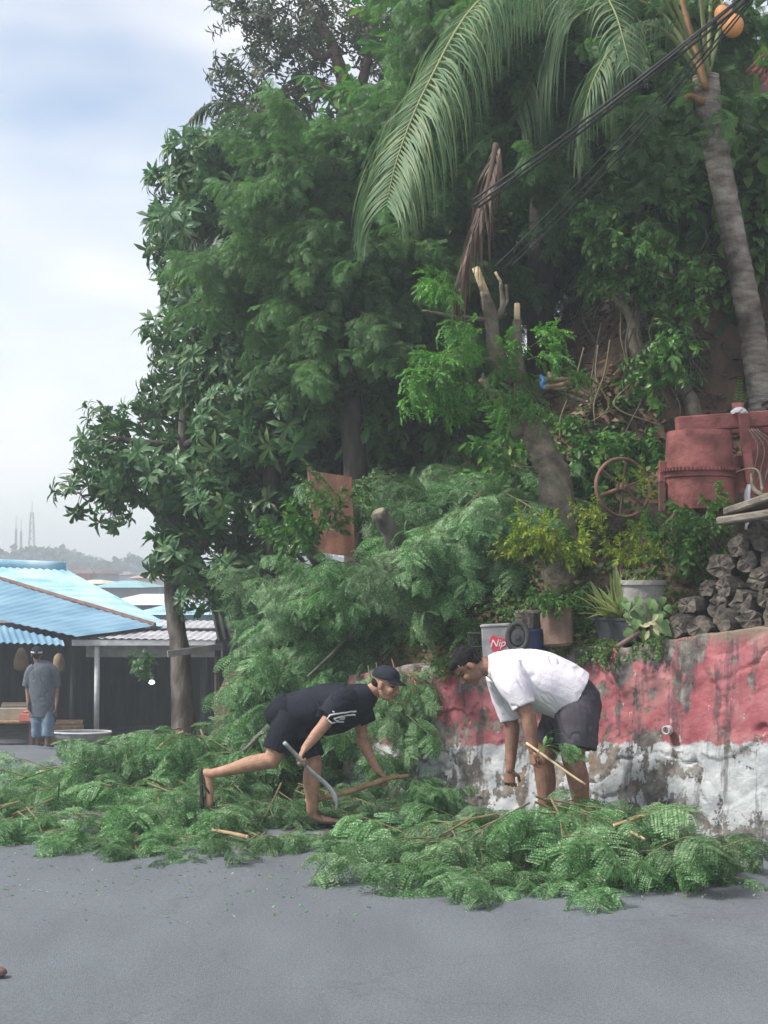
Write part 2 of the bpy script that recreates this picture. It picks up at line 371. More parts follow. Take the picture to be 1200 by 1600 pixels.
# ------------------------------------------------------------------ ground and road
M['soil'] = mat('soil', (.055, .037, .028), (.15, .098, .07), .95, 3.5, .9, 22, detail=9)
M['road'] = mat('road', (.108, .121, .137), (.142, .157, .178), .88, .35, .35, 160, detail=12, lo=.2, hi=.8, spec=.25)
def road_nodes():
    t = M['road'].node_tree; b = t.nodes['Principled BSDF']; src = b.inputs['Base Color'].links[0].from_socket
    tc = nd(t, 'ShaderNodeTexCoord'); n = nd(t, 'ShaderNodeTexNoise'); n.inputs['Scale'].default_value = 70; n.inputs['Detail'].default_value = 6; n.inputs['Roughness'].default_value = .8
    mp = nd(t, 'ShaderNodeMapping'); mp.inputs['Scale'].default_value = (1.3, .45, 1); n2 = nd(t, 'ShaderNodeTexNoise'); n2.inputs['Scale'].default_value = 1.7; n2.inputs['Detail'].default_value = 8
    t.links.new(tc.outputs['Object'], n.inputs['Vector']); t.links.new(tc.outputs['Object'], mp.inputs['Vector']); t.links.new(mp.outputs[0], n2.inputs['Vector'])
    r = nd(t, 'ShaderNodeMapRange'); r.inputs[1].default_value = .3; r.inputs[2].default_value = .7; r.inputs[3].default_value = .62; r.inputs[4].default_value = 1.38
    r2 = nd(t, 'ShaderNodeMapRange'); r2.inputs[1].default_value = .32; r2.inputs[2].default_value = .66; r2.inputs[3].default_value = .88; r2.inputs[4].default_value = 1.08
    t.links.new(n.outputs['Fac'], r.inputs[0]); t.links.new(n2.outputs['Fac'], r2.inputs[0])
    mu = nd(t, 'ShaderNodeMath', operation='MULTIPLY'); t.links.new(r.outputs[0], mu.inputs[0]); t.links.new(r2.outputs[0], mu.inputs[1])
    mx = nd(t, 'ShaderNodeMixRGB', blend_type='MULTIPLY'); mx.inputs[0].default_value = 1; t.links.new(src, mx.inputs[1]); t.links.new(mu.outputs[0], mx.inputs[2])
    # thin wandering cracks
    vo = nd(t, 'ShaderNodeTexVoronoi', feature='DISTANCE_TO_EDGE'); vo.inputs['Scale'].default_value = .45
    nw = nd(t, 'ShaderNodeTexNoise'); nw.inputs['Scale'].default_value = 2.5; nw.inputs['Detail'].default_value = 6
    ad = nd(t, 'ShaderNodeMixRGB', blend_type='ADD'); ad.inputs[0].default_value = .55; t.links.new(tc.outputs['Object'], nw.inputs['Vector'])
    t.links.new(tc.outputs['Object'], ad.inputs[1]); t.links.new(nw.outputs['Color'], ad.inputs[2]); t.links.new(ad.outputs[0], vo.inputs['Vector'])
    cr = nd(t, 'ShaderNodeMapRange'); cr.inputs[1].default_value = .0; cr.inputs[2].default_value = .008; cr.inputs[3].default_value = .88; cr.inputs[4].default_value = 1
    t.links.new(vo.outputs['Distance'], cr.inputs[0]); m3 = nd(t, 'ShaderNodeMixRGB', blend_type='MULTIPLY'); m3.inputs[0].default_value = 1
    t.links.new(mx.outputs[0], m3.inputs[1]); t.links.new(cr.outputs[0], m3.inputs[2]); t.links.new(m3.outputs[0], b.inputs['Base Color'])
road_nodes()
ys = np.concatenate([np.arange(-8, 8, .5), np.arange(8, 22, .11), np.arange(22, 60, .8), np.arange(60, 460, 8)])
xs = np.concatenate([np.arange(-160, -20, 8), np.arange(-20, -4, .5), np.arange(-4, 8, .11), np.arange(8, 30, .7), np.arange(30, 170, 8)])
def gfn(U, V):
    z = H(U, V); s = sdist(U, V); z = np.where(s < .17, z-.03, z); return np.stack([U, V, z], -1)
tag(obj('ground', mesh('ground', sheet(xs, ys, gfn), 'soil', smooth=True)), kind='structure')
def rfn(T, Y):
    xl = np.interp(Y, [-8, 20, 25, 45], [-14, -12, -9.5, -12]); xr = toe(Y)+.03
    xr = np.minimum(xr, np.interp(Y, [14, 22, 45], [99, -2.5, -3])); x = xl+(xr-xl)*T
    p = np.stack([x, Y, 0*x], -1); return np.stack([x, Y, base(Y)+.004+fbm(p*.7, 3)*.006], -1)
tag(obj('road', mesh('road', sheet(np.linspace(0, 1, 50), np.concatenate([np.arange(-8, 20, .4), np.arange(20, 45, 1)]), rfn), 'road', smooth=True)), kind='structure')

# ------------------------------------------------------------------ retaining wall
def wallmat():
    m = bpy.data.materials.new('wall_paint'); m.use_nodes = True; t = m.node_tree; b = t.nodes['Principled BSDF']; L = t.links.new
    uv = nd(t, 'ShaderNodeUVMap'); sp = nd(t, 'ShaderNodeSeparateXYZ'); L(uv.outputs[0], sp.inputs[0])
    def noise(scale, det=7, st=(1, 1, 1), off=0, rough=.6):
        mp = nd(t, 'ShaderNodeMapping'); mp.inputs['Scale'].default_value = st; mp.inputs['Location'].default_value = (off, off*.7, off*.3); L(uv.outputs[0], mp.inputs[0])
        n = nd(t, 'ShaderNodeTexNoise'); n.inputs['Scale'].default_value = scale; n.inputs['Detail'].default_value = det; n.inputs['Roughness'].default_value = rough; L(mp.outputs[0], n.inputs['Vector']); return n.outputs['Fac']
    def mr(s, a, bb, c=0, d=1):
        r = nd(t, 'ShaderNodeMapRange'); r.interpolation_type = 'SMOOTHSTEP'
        for k, v in enumerate((a, bb, c, d)): r.inputs[k+1].default_value = v
        L(s, r.inputs[0]); return r.outputs[0]
    def math_(op, a, bb):
        n = nd(t, 'ShaderNodeMath', operation=op)
        for k, v in enumerate((a, bb)):
            if isinstance(v, (int, float)): n.inputs[k].default_value = v
            else: L(v, n.inputs[k])
        return n.outputs[0]
    def mix(f, a, bb, bt='MIX'):
        n = nd(t, 'ShaderNodeMixRGB', blend_type=bt)
        for k, v in enumerate((f, a, bb)):
            if isinstance(v, tuple): n.inputs[k].default_value = (*v, 1)
            elif isinstance(v, (int, float)): n.inputs[k].default_value = v
            else: L(v, n.inputs[k])
        return n.outputs[0]
    u, v = sp.outputs[0], sp.outputs[1]
    red = mix(mr(noise(5, 8), .35, .65), (.27, .075, .088), (.38, .14, .155)); red = mix(mr(noise(2.2, 6, off=3), .5, .62), red, (.36, .17, .17))
    white = mix(mr(noise(6, 6, off=5), .35, .65), (.33, .35, .365), (.52, .54, .55))
    bare = mix(mr(noise(9, 8, off=8), .35, .65), (.085, .075, .07), (.27, .25, .225)); bare = mix(mr(noise(3, 5, off=30), .5, .65), bare, (.2, .15, .11))
    line = math_('ADD', v, mr(noise(7, 5, off=9), .3, .7, -.025, .025))
    isred = mr(line, -.012, .012)
    paint = mix(isred, white, red)
    left = mr(u, 1.7, 3.6)                              # towards the worn end
    pe = math_('ADD', noise(6.5, 11, (1, .7, 1), off=12, rough=.7), math_('MULTIPLY', left, .17))
    pe = math_('ADD', pe, mr(v, -.75, -.0, .075, 0))
    pe2 = math_('ADD', pe, math_('MULTIPLY', mr(v, .3, .62), .05))
    peel = mr(pe2, .695, .71)
    col = mix(peel, paint, bare)
    flake = mr(noise(16, 9, (1, .55, 1), off=17, rough=.75), .64, .652); col = mix(math_('MULTIPLY', flake, .8), col, (.62, .6, .58))
    st = mr(math_('ADD', noise(5, 8, (2.2, .3, 1), off=21), math_('MULTIPLY', left, .06)), .565, .7); col = mix(math_('MULTIPLY', st, .66), col, (.055, .055, .06))
    rust = math_('MULTIPLY', mr(noise(2.2, 5, (2.6, .35, 1), off=41), .62, .72), mr(v, -.4, .2)); col = mix(math_('MULTIPLY', rust, .5), col, (.34, .23, .1))
    moss = mr(math_('ADD', v, math_('MULTIPLY', noise(4, 8, off=25), .35)), .83, .93); col = mix(math_('MULTIPLY', moss, .8), col, (.17, .17, .12))
    fo = mr(v, -.72, -.5, 1, 0); col = mix(math_('MULTIPLY', fo, .5), col, (.15, .15, .15))
    L(col, b.inputs['Base Color']); b.inputs['Roughness'].default_value = .85; b.inputs['Specular IOR Level'].default_value = .25
    hgt = math_('SUBTRACT', mr(noise(38, 6, off=2), .2, .8, 0, .35), math_('MULTIPLY', peel, .8))
    bp = nd(t, 'ShaderNodeBump'); bp.inputs['Strength'].default_value = .7; bp.inputs['Distance'].default_value = .012; L(hgt, bp.inputs['Height']); L(bp.outputs[0], b.inputs['Normal'])
    return m
M['wall_paint'] = wallmat()
WA, WB = np.array([4.4, 7.94]), np.array([-.35, 12.08]); WL = np.linalg.norm(WB-WA); WD = (WB-WA)/WL; WN = np.array([.657, .754])
U0 = np.dot(np.array([2.46, 9.63])-WA, WD); U1 = np.dot(np.array([.2, 11.6])-WA, WD)
def wtop(u): return np.interp(u, [0, U0, U1, WL], [1.56, 1.42, 1.07, .95])
def wline(u): return np.interp(u, [0, U0, U1, WL], [.76, .69, .46, .4])
def build_wall():
    us = np.linspace(0, WL, 420); vs = np.linspace(-.06, 1, 110)
    U, V = np.meshgrid(us, vs, indexing='ij'); top = wtop(U); h = V*top
    p3 = np.stack([U, h, 0*U], -1)
    worn = np.clip((U-2.4)/1.6, 0, 1)
    d = fbm(p3*2.2, 5)*.009+fbm(p3*9+5, 5)*(.005+.009*worn)+fbm(p3*1.1+9, 3)*.016
    rg = np.abs(fbm(p3*np.array([1.5, 1.2, 1])+21, 4)); d = d-.028*np.exp(-(rg/.022)**2)*np.clip(fbm(p3*.8+40, 2)*2+.6, 0, 1)
    blk = np.floor(U/.42+.25*np.sin(h*9)); d = d+.012*vnoise(np.stack([blk*3.1, np.floor(h/.33+.3*np.sin(U*7))*2.7, 0*U], -1))
    topn = fbm(np.stack([U*3, 0*U, 0*U], -1), 4)*.022; h = h+topn*np.clip(V*4-3, 0, 1)
    back = .10*V-d
    X = WA[0]+WD[0]*U+WN[0]*back; Y = WA[1]+WD[1]*U+WN[1]*back
    P = np.stack([X, Y, h], -1); uv = np.stack([U, h-wline(U)], -1)
    # top and rear
    rows = [P]; uvs = [uv]
    tops = []
    for k, (dep, dz) in enumerate([(.1, .006), (.22, 0), (.3, -.01), (.3, -.7)]):
        Q = P[:, -1:].copy(); Q[..., 0] += WN[0]*dep; Q[..., 1] += WN[1]*dep; Q[..., 2] += dz+fbm(Q*5, 3)*.01; tops.append(Q); uvs.append(uv[:, -1:]+np.array([0, .05+.1*k]))
    P = np.concatenate([P]+tops, 1); uv = np.concatenate(uvs, 1)
    a, b = P.shape[:2]; i = (np.arange(a-1)[:, None]*b+np.arange(b-1)[None]).reshape(-1)
    F = [np.stack([i, i+1, i+b+1, i+b], -1)]
    t = thing('retaining_wall', 'weathered roadside retaining wall painted red above and white below, paint peeling', 'wall', (WA[0], WA[1], 0))
    part('masonry', (P.reshape(-1, 3), F), 'wall_paint', t, smooth=True, uv=uv.reshape(-1, 2))
    # drain ring
    c = at(1029, 1143, 10.02); tm = c[:2]-WA; u = np.dot(tm, WD); zc = c[2]
    q = WA+WD*u-WN*.005; c = np.array([q[0], q[1], zc])+np.array([WN[0], WN[1], 0])*.08*zc/1.4
    g = lathe([(.022, 0), (.022, .045), (.032, .045), (.032, 0)], 18, c, basis((-WN[0], -WN[1], 0)) @ roty(R(90)), cap=False)
    part('drain_pipe', g, mat('pipe_grey', (.35, .35, .36), (.5, .5, .5), .6), t, smooth=True)
build_wall()
def on_wall(px):      # horizontal place of the wall face under an image column
    d = ray(px, 1000); n = WN; k = np.dot(WA, n)/(d[0]/d[1]*n[0]+n[1]); return np.array([d[0]/d[1]*k, k])

# ------------------------------------------------------------------ shack with blue roofs
M['blue_roof'] = mat('blue_roof', (.1, .22, .33), (.2, .35, .46), .6, 1.1, .1, 20, detail=8)
M['blue_light'] = mat('blue_light', (.17, .36, .5), (.4, .55, .63), .6, 1.8, .1, 20, detail=8)
M['white_roof'] = mat('white_roof', (.3, .3, .32), (.46, .46, .48), .6, 2, .1, 20)
M['brown_edge'] = mat('brown_edge', (.13, .07, .06), (.2, .12, .1), .8, 6)
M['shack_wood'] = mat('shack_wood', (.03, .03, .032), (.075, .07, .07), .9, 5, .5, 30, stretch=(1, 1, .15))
M['shack_wall'] = mat('shack_wall', (.05, .055, .065), (.09, .095, .11), .9, 3)
M['white_paint'] = mat('white_paint', (.5, .52, .54), (.66, .68, .7), .6, 8, .1)
M['grey_beam'] = mat('grey_beam', (.2, .2, .19), (.3, .3, .29), .8, 8)
M['concrete'] = mat('concrete', (.22, .215, .205), (.34, .33, .31), .9, 5, .4)
def corrugated(c00, c10, c11, c01, ribs=14, amp=.025, n2=6, thick=.006):
    """quad patch c00-c10 (ribs counted along this edge), c01-c11 opposite; ribs run from the first to the second edge"""
    c00, c10, c11, c01 = map(lambda q: np.asarray(q, float), (c00, c10, c11, c01)); nrm = np.cross(c10-c00, c01-c00); nrm /= np.linalg.norm(nrm)
    if nrm[2] < 0: nrm = -nrm
    us = np.linspace(0, 1, ribs*6+1); vs = np.linspace(0, 1, n2)
    def fn(off):
        def f(U, V):
            P = c00*((1-U)*(1-V))[..., None]+c10*(U*(1-V))[..., None]+c11*(U*V)[..., None]+c01*((1-U)*V)[..., None]
            return P+nrm*(np.sin(U*ribs*2*np.pi)*amp*.5+off+fbm(P*.6, 2)*.02)[..., None]
        return f
    a = sheet(us, vs, fn(0)); b = sheet(us, vs, fn(-thick)); b = (b[0], [f[:, ::-1] for f in b[1]])
    return cat([a, b])
def build_shack():
    b0 = float(base(27))
    t = thing('market_shack', 'low open-fronted roadside shack with faded blue corrugated roofs', 'shack', (-6, 28, b0))
    A = at(-75, 883, 33); corner = at(242, 978, 27.5); mid = at(122, 995, 26); farl = at(-190, 925, 30)
    part('front_roof', corrugated(farl, mid, corner, A, 26, .02, 14), 'blue_roof', t, smooth=True)
    r2 = at(103, 890, 33.6); e2 = at(268, 977, 29.4)
    part('side_roof', corrugated(A+[0, .1, .02], r2, e2, corner+[.05, .12, -.02], 15, .03, 10), 'blue_light', t, smooth=True)
    part('hip_cap', loft([A+[0, 0, .03], (A+corner)/2+[0, 0, .02], corner+[0, 0, .02]], .035, .05, seg=6, n=12, wob=.08), 'brown_edge', t)
    part('ridge_cap', loft([A+[0, .12, .06], r2+[0, .0, .06]], .1, .12, seg=8, n=6), 'blue_light', t, smooth=True)
    part('awning', corrugated(at(-140, 940, 29), at(98, 1000, 25.6), at(101, 1008, 25.2), at(-140, 999, 25.0), 22, .03, 5), 'blue_roof', t, smooth=True)
    z0 = at(152, 1001, 26.5)[2]
    xl, xr = at(112, 1000, 26.3)[0], at(338, 1000, 26.5)[0]
    part('canopy_sheet', corrugated((xl, 26.3, z0+.05), (xr, 26.3, z0+.03), (xr+.1, 29.2, z0+.27), (xl+.2, 29.2, z0+.3), 18, .02, 4), 'white_roof', t, smooth=True)
    part('canopy_beam', box(((xl+xr)/2, 26.34, z0-.03), (xr-xl, .06, .11), None, .01), 'white_paint', t)
    part('lower_beam', box(((xl+xr)/2+.15, 26.6, z0-.2), (xr-xl-.1, .05, .2)), 'grey_beam', t)
    gp = at(152, 1000, 26.42); part('post', loft([(gp[0], 26.42, base(26.42)-.02), (gp[0], 26.42, z0-.08)], .048, seg=10), 'white_paint', t, smooth=True)
    for px in (115, 318, -60):
        g2 = at(px, 1000, 27.2); part('post', loft([(g2[0], 27.2, base(27.2)-.05), (g2[0], 27.2, z0-.02)], .06, seg=8), 'shack_wood', t)
    # walls of upright boards
    k = 0
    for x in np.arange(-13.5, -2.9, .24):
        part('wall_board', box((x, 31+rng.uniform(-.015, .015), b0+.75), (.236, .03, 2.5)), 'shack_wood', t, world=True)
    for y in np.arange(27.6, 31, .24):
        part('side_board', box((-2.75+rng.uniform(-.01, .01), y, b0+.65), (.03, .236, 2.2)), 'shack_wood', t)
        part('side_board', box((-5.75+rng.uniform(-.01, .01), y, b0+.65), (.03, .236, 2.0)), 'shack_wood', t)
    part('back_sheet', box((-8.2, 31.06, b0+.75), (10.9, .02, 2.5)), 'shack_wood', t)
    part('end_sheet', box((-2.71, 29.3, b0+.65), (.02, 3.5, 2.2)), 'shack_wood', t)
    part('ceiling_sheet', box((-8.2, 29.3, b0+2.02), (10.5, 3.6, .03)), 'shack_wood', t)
    part('floor_slab', box((-8.2, 28.9, base(29)-.1), (11, 4.4, .3)), 'concrete', t)
    # things in the stall
    for px, py, w, h in ((33, 1030, .26, .42), (92, 1036, .22, .36)):
        c = at(px, py, 26.9); s = thing('hanging_sack', 'brown sack hanging %s in the stall' % ('behind the man in the grey cap' if px < 50 else 'beside the wall boards'), 'sack', c+[0, 0, h/2], 'sacks hanging in the stall')
        part('bag', loft([c+[0, 0, h*.5], c+[0, 0, h*.35], c+[0, 0, 0], c-[0, 0, h*.35], c-[0, 0, h*.5]], [.03, .08, w/2, w/2*.95, w/4], seg=12, n=14, wob=.03), mat('sack%d' % px, (.22, .15, .09), (.33, .25, .16), .9, 6), s, smooth=True)
        part('string', loft([c+[0, 0, h*.5], c+[0, 0, h*.5+.32]], .008, seg=5), 'shack_wood', s)
    # stall table with a cardboard box
    tz = base(25.4)
    c = at(14, 1130, 25.4); tw = thing('stall_table', 'low wooden stall table beside the man in the grey cap', 'table', (c[0], 25.4, tz))
    for k2, yy in enumerate((25.15, 25.4, 25.65)): part('plank', box((c[0]-.1, yy, tz+.42), (1.35, .235, .04), None, .006), 'stick', tw)
    for sx in (-.6, .45):
        for sy in (-.28, .28): part('leg', box((c[0]+sx, 25.4+sy, tz+.2), (.07, .07, .41)), 'bark_red', tw)
    def carton(c, s, name, label, m1, rz=0):
        t2 = thing(name, label, 'box', c); Rm = rotz(rz); x, y, z = s
        part('body', box(np.array(c)+[0, 0, z/2], s, Rm, .006), m1, t2)
        part('flap', xf(box((0, 0, 0), (x*.94, .01, y*.45)), Rm @ rotx(R(-70)), np.array(c)+[0, y*.28, z+.045]), m1, t2)
    M['card'] = mat('card', (.35, .29, .22), (.45, .39, .31), .85, 5); M['redbox'] = mat('redbox', (.42, .1, .08), (.5, .16, .12), .7, 5)
    carton((c[0]+.1, 25.35, tz+.44), (.5, .34, .2), 'cardboard_box', 'open tan cardboard box on the stall table', 'card', .1)
    carton((c[0]+.42, 25.1, tz+.44), (.24, .3, .12), 'cardboard_box', 'small red box at the end of the stall table', 'redbox', -.2)
    c2 = at(106, 1138, 25.9); carton((c2[0], 25.9, base(25.9)+.02), (.5, .4, .3), 'wooden_crate', 'pale wooden crate on the ground beside the oval tub', 'stick', .05)
    # oval tub
    c3 = at(128, 1150, 25.3); tb = thing('oval_tub', 'shallow oval tub with pale rim on the ground before the stall', 'tub', (c3[0], 25.3, base(25.3)))
    V, F = lathe([(.3, 0), (.36, .12), (.41, .22), (.385, .22), (.34, .12), (.28, .02)], 28, cap=True); V = V*[1.25, .7, 1]
    part('tub_body', (V+[c3[0], 25.3, base(25.3)], F), 'grey_beam', tb, smooth=True)
    th = np.linspace(0, 2*np.pi, 33); part('tub_rim', loft(np.stack([c3[0]+np.cos(th)*.5, 25.3+np.sin(th)*.28, 0*th+float(base(25.3))+.22], 1), .018, seg=6), 'white_paint', tb, smooth=True)
    # lamp in the dark stall
    c4 = at(237, 1066, 28.5); lp = thing('lit_lamp', 'small bright lamp glowing in the dark stall', 'lamp', c4)
    e = bpy.data.materials.new('lamp_glow'); e.use_nodes = True; bb = e.node_tree.nodes['Principled BSDF']; bb.inputs['Emission Color'].default_value = (.95, .97, 1, 1); bb.inputs['Emission Strength'].default_value = 3
    part('bulb', ball(c4, (.06, .06, .04)), e, lp, smooth=True); part('flex', loft([c4+[0, 0, .05], c4+[.02, 0, .55]], .008, seg=5), 'shack_wood', lp)
    part('socket', lathe([(.03, .04), (.035, .1), (.015, .13)], 10, c4), 'white_paint', lp)
build_shack()

# ------------------------------------------------------------------ town beyond, far trees, masts
def building(px0, px1, pyt, D, depth, mwall, mroof, label, roof='flat', nwin=3, name='town_building'):
    x0, x1 = at(px0, 890, D)[0], at(px1, 890, D)[0]; zt = at(px0, pyt, D)[2]; zb = float(base(D))-.3; w = x1-x0; cx = (x0+x1)/2
    t = thing(name, label, 'building', (cx, D, zb))
    part('wall', box((cx, D+depth/2, (zt+zb)/2), (w, depth, zt-zb)), mwall, t)
    if roof == 'flat': part('roof', box((cx, D+depth/2, zt+.12), (w+.5, depth+.5, .24)), mroof, t)
    else:
        rh = w*.16; V = np.array([(x0-.4, D-.4, zt), (x1+.4, D-.4, zt), (x1+.4, D+depth+.4, zt), (x0-.4, D+depth+.4, zt), (x0+w*.3, D+depth/2, zt+rh), (x1-w*.3, D+depth/2, zt+rh)])
        part('roof', (V, [np.array([[0, 1, 5, 4], [2, 3, 4, 5]]), np.array([[1, 2, 5], [3, 0, 4]])]), mroof, t)
    hh = min(1.3, (zt-zb)*.3)
    for k in range(nwin):
        xx = x0+w*(k+.5)/nwin; wn_ = part('window', box((xx, D-.02, zt-hh), (w/nwin*.5, .06, hh)), 'window_dark', t); part('sill', box((xx, D-.08, zt-hh*1.55), (w/nwin*.6, .14, .1)), 'white_paint', wn_)
M['window_dark'] = mat('window_dark', (.05, .06, .07), (.08, .09, .1), .3, 2, 0)
for nm, c in (('t_white', (.62, .62, .62)), ('t_pink', (.5, .3, .27)), ('t_red', (.42, .16, .15)), ('t_grey', (.28, .32, .37)), ('t_cream', (.62, .56, .45)), ('t_teal', (.25, .45, .48)), ('t_brown', (.3, .2, .17))):
    M[nm] = mat(nm, tuple(v*.85 for v in c), c, .85, .4, 0)
building(-30, 30, 899, 120, 9, 't_pink', 't_white', 'pale pink town house with white roof beyond the blue ridge', 'hip')
building(40, 84, 897, 130, 8, 't_white', 't_white', 'white flat-roofed town house beyond the blue roof', 'flat', 4)
building(84, 104, 902, 125, 7, 't_brown', 't_pink', 'small brown town house beside the white flat-roofed one', 'hip', 2)
building(118, 140, 896, 115, 9, 't_red', 't_pink', 'red walled town house left of the grey one', 'flat', 2)
building(140.5, 154, 896, 115.4, 9, 't_grey', 't_pink', 'blue-grey town block joined to the red walled house', 'flat', 2)
building(155, 200, 898, 128, 9, 't_white', 't_white', 'white town house just left of the roadside tree', 'flat', 4)
building(114, 152, 912, 95, 8, 't_cream', 't_cream', 'low cream-roofed town house nearer than the red one', 'hip', 3)
building(150, 215, 918, 80, 8, 't_grey', 't_teal', 'low teal-roofed house behind the tree trunk', 'hip', 4)
building(165, 258, 945, 46, 7, 't_grey', 't_white', 'near white-roofed house behind the shack', 'hip', 4)
building(222, 330, 960, 42, 6, 't_teal', 'blue_light', 'near low house with pale blue roof beside the tree trunk', 'hip', 4)
building(210, 300, 903, 110, 9, 't_white', 't_pink', 'white town house seen through the roadside tree', 'hip', 5)
building(300, 420, 908, 105, 9, 't_pink', 't_red', 'wide pink town house hidden behind the roadside trees', 'hip', 6)
def far_wood():
    gs = []; n = 0
    lf = blade(1, 1, .3, .2, 2)
    for k in range(170):
        px = rng.uniform(-80, 560); D = rng.uniform(215, 300); x = (px-600)/FPX*D; zb = float(base(D)); hgt = rng.uniform(6.3, 8.3)*(1+.1*math.sin(px*.03)+.12*math.sin(px*.011+1))
        r = rng.uniform(2.2, 4.2)
        for q in range(230):
            d = rng.standard_normal(3); d /= np.linalg.norm(d); c = np.array([x, D, zb+hgt-r])+d*r*rng.uniform(.5, 1)*[1.1, 1, 1.1]
            gs.append(xf(lf, basis(d+rng.normal(0, .5, 3)), c, rng.uniform(.8, 1.5)))
    g = cat(gs); o = obj('far_wood', mesh('far_wood', g, leafmat('far_leaf', (.045, .07, .05), (.07, .10, .065), None, .2, .7)))
    tag(o, 'hazy line of trees along the horizon beyond the town', 'trees', None, 'stuff')
far_wood()
def mast(px, pyt, D, w, label):
    zb = float(base(D)); p = at(px, pyt, D); t = thing('radio_mast', label, 'mast', (p[0], D, zb), 'masts on the horizon'); gs = []
    n = 12; H_ = p[2]-zb
    for sx in (-1, 1):
        for sy in (-1, 1): gs.append(loft([(p[0]+sx*w, D+sy*w, zb), (p[0]+sx*w*.25, D+sy*w*.25, p[2])], .09, seg=4))
    for k in range(n):
        a, b = k/n, (k+1)/n; wa, wb = w*(1-.75*a), w*(1-.75*b)
        for s in (-1, 1): gs.append(loft([(p[0]-s*wa, D-wa, zb+H_*a), (p[0]+s*wb, D-wb, zb+H_*b)], .06, seg=3))
    part('lattice', cat(gs), 'grey_beam', t); part('antenna', loft([(p[0], D, p[2]-.2), (p[0], D, p[2]+2.2)], .06, seg=4), 'grey_beam', t)
mast(25, 826, 260, .35, 'thin radio mast, leftmost of three on the hazy horizon')
mast(33, 830, 262, .35, 'thin radio mast, middle one of three on the hazy horizon')
mast(50, 800, 265, .9, 'tallest radio mast on the hazy horizon, rightmost of three')
# ------------------------------------------------------------------ shared leafy meshes
def add_leaves(stem, makers, n, t0=.15, lo=.5, hi=1.3, phase=2.4, droop=.2, flat=0):
    """leaves set spirally along a stem curve (points); returns geometry"""
    C = catmull(stem, 40); gs = []
    for k in range(n):
        t = t0+(1-t0)*(k+.5)/n; i = min(int(t*39), 38); d = C[i+1]-C[i]; d /= np.linalg.norm(d)
        B = basis(d); az = k*phase+rng.uniform(-.4, .4); op = rng.uniform(lo, hi)
        out = B[:, 1]*math.cos(az)+B[:, 2]*math.sin(az)*(1-flat); dd = d*math.cos(op)+out*math.sin(op)+np.array([0, 0, -droop*rng.uniform(.3, 1.2)])
        mk = makers[rng.integers(len(makers))]
        gs.append(xf(mk, basis(dd) @ rotx(rng.normal(0, .5)), C[i], rng.uniform(.75, 1.15)))
    mk = makers[0]; gs.append(xf(mk, basis(C[-1]-C[-2]+np.array([0, 0, -droop*.02])), C[-1]))
    return cat(gs)
BIP = [bipinnate(rng.uniform(.3, .38), 6, rng.uniform(.15, .18), 10, rng.uniform(.3, 1.0), rng.uniform(.1, 1.0), .0155, .03) for _ in range(6)]
BIPF = [bipinnate(rng.uniform(.24, .3), 7, .11, 8, rng.uniform(.3, 1.0), rng.uniform(0, .4), .012, .021) for _ in range(4)]
PIN = [pinnate(.3, 7, .062, .032, rng.uniform(.3, .9)) for _ in range(4)]
ROS = [rosette(12, .26, .072) for _ in range(5)]
ROSF = [rosette(9, .14, .04, .08) for _ in range(4)]
BRO = [blade(.15, .065, rng.uniform(.2, .9), .2, 3) for _ in range(5)]
BIGB = [blade(.2, .105, rng.uniform(.3, 1.1), .2, 3, ([0, .25, .55, .85, 1], [.3, .95, 1, .45, .02])) for _ in range(4)]
SML = [blade(.06, .042, rng.uniform(.1, .6), .15, 2) for _ in range(4)]
LIM = [blade(.085, .034, rng.uniform(.2, .9), .2, 2) for _ in range(4)]
def stemcurve(L, sag=.15, wob=.06, n=6):
    t = np.linspace(0, 1, n); return np.stack([t*L, np.cumsum(rng.normal(0, wob*L/n, n)), -sag*L*t*t+np.cumsum(rng.normal(0, wob*L/n*.6, n))], 1)
MESH = {}
def sprayset(key, count, L, makers, n, leafm, stemm, r, sag=.15, droop=.2, sub=0, lo=.5, hi=1.3, flat=0, t0=.15):
    out = []
    for k in range(count):
        st = stemcurve(L*rng.uniform(.85, 1.15), sag); gl = [add_leaves(st, makers, n, t0, lo, hi, 2.4, droop, flat)]; gt = [loft(st, np.linspace(r, r*.35, len(st)), seg=5, n=12)]
        for q in range(sub):
            i = 1+q % 4; d = (st[i+1]-st[i]); B = basis(d); az = q*2.6+rng.uniform(-.4, .4)
            dd = B[:, 0]*.8+B[:, 1]*math.cos(az)+B[:, 2]*math.sin(az)*(1-flat*.7); Rm = basis(dd); s2 = stemcurve(L*.5, sag)
            gl.append(xf(add_leaves(s2, makers, max(3, int(n*.55)), .2, lo, hi, 2.4, droop, flat), Rm, st[i])); gt.append(xf(loft(s2, np.linspace(r*.6, r*.25, len(s2)), seg=4, n=8), Rm, st[i]))
        out.append((mesh(key+'_leaves', cat(gl), leafm), mesh(key+'_stem', cat(gt), stemm)))
    MESH[key] = out
sprayset('cut', 8, .95, BIP, 13, 'leaf_cut', 'twig', .011, .1, .35, 4, flat=.5)
for _k in (6, 7): MESH['cut'][_k][0].materials[0] = M['leaf_cut_pale']
sprayset('feather', 5, .8, BIPF, 15, 'leaf_feather', 'twig', .008, .35, .4, 4)
sprayset('sprout', 4, .5, PIN, 11, 'leaf_sprout', 'twig', .007, .25, .35, 2)
sprayset('shrub', 5, .6, BRO, 20, 'leaf_shrub', 'twig', .007, .3, .3, 5)
sprayset('bigleaf', 4, .6, BIGB, 14, 'leaf_shrub', 'twig', .008, .3, .45, 4)
sprayset('lime', 4, .45, LIM, 22, 'leaf_lime', 'twig', .006, .1, .35, 5)
sprayset('creep', 5, .45, SML, 24, 'leaf_creeper', 'twig', .004, .5, .2, 5)
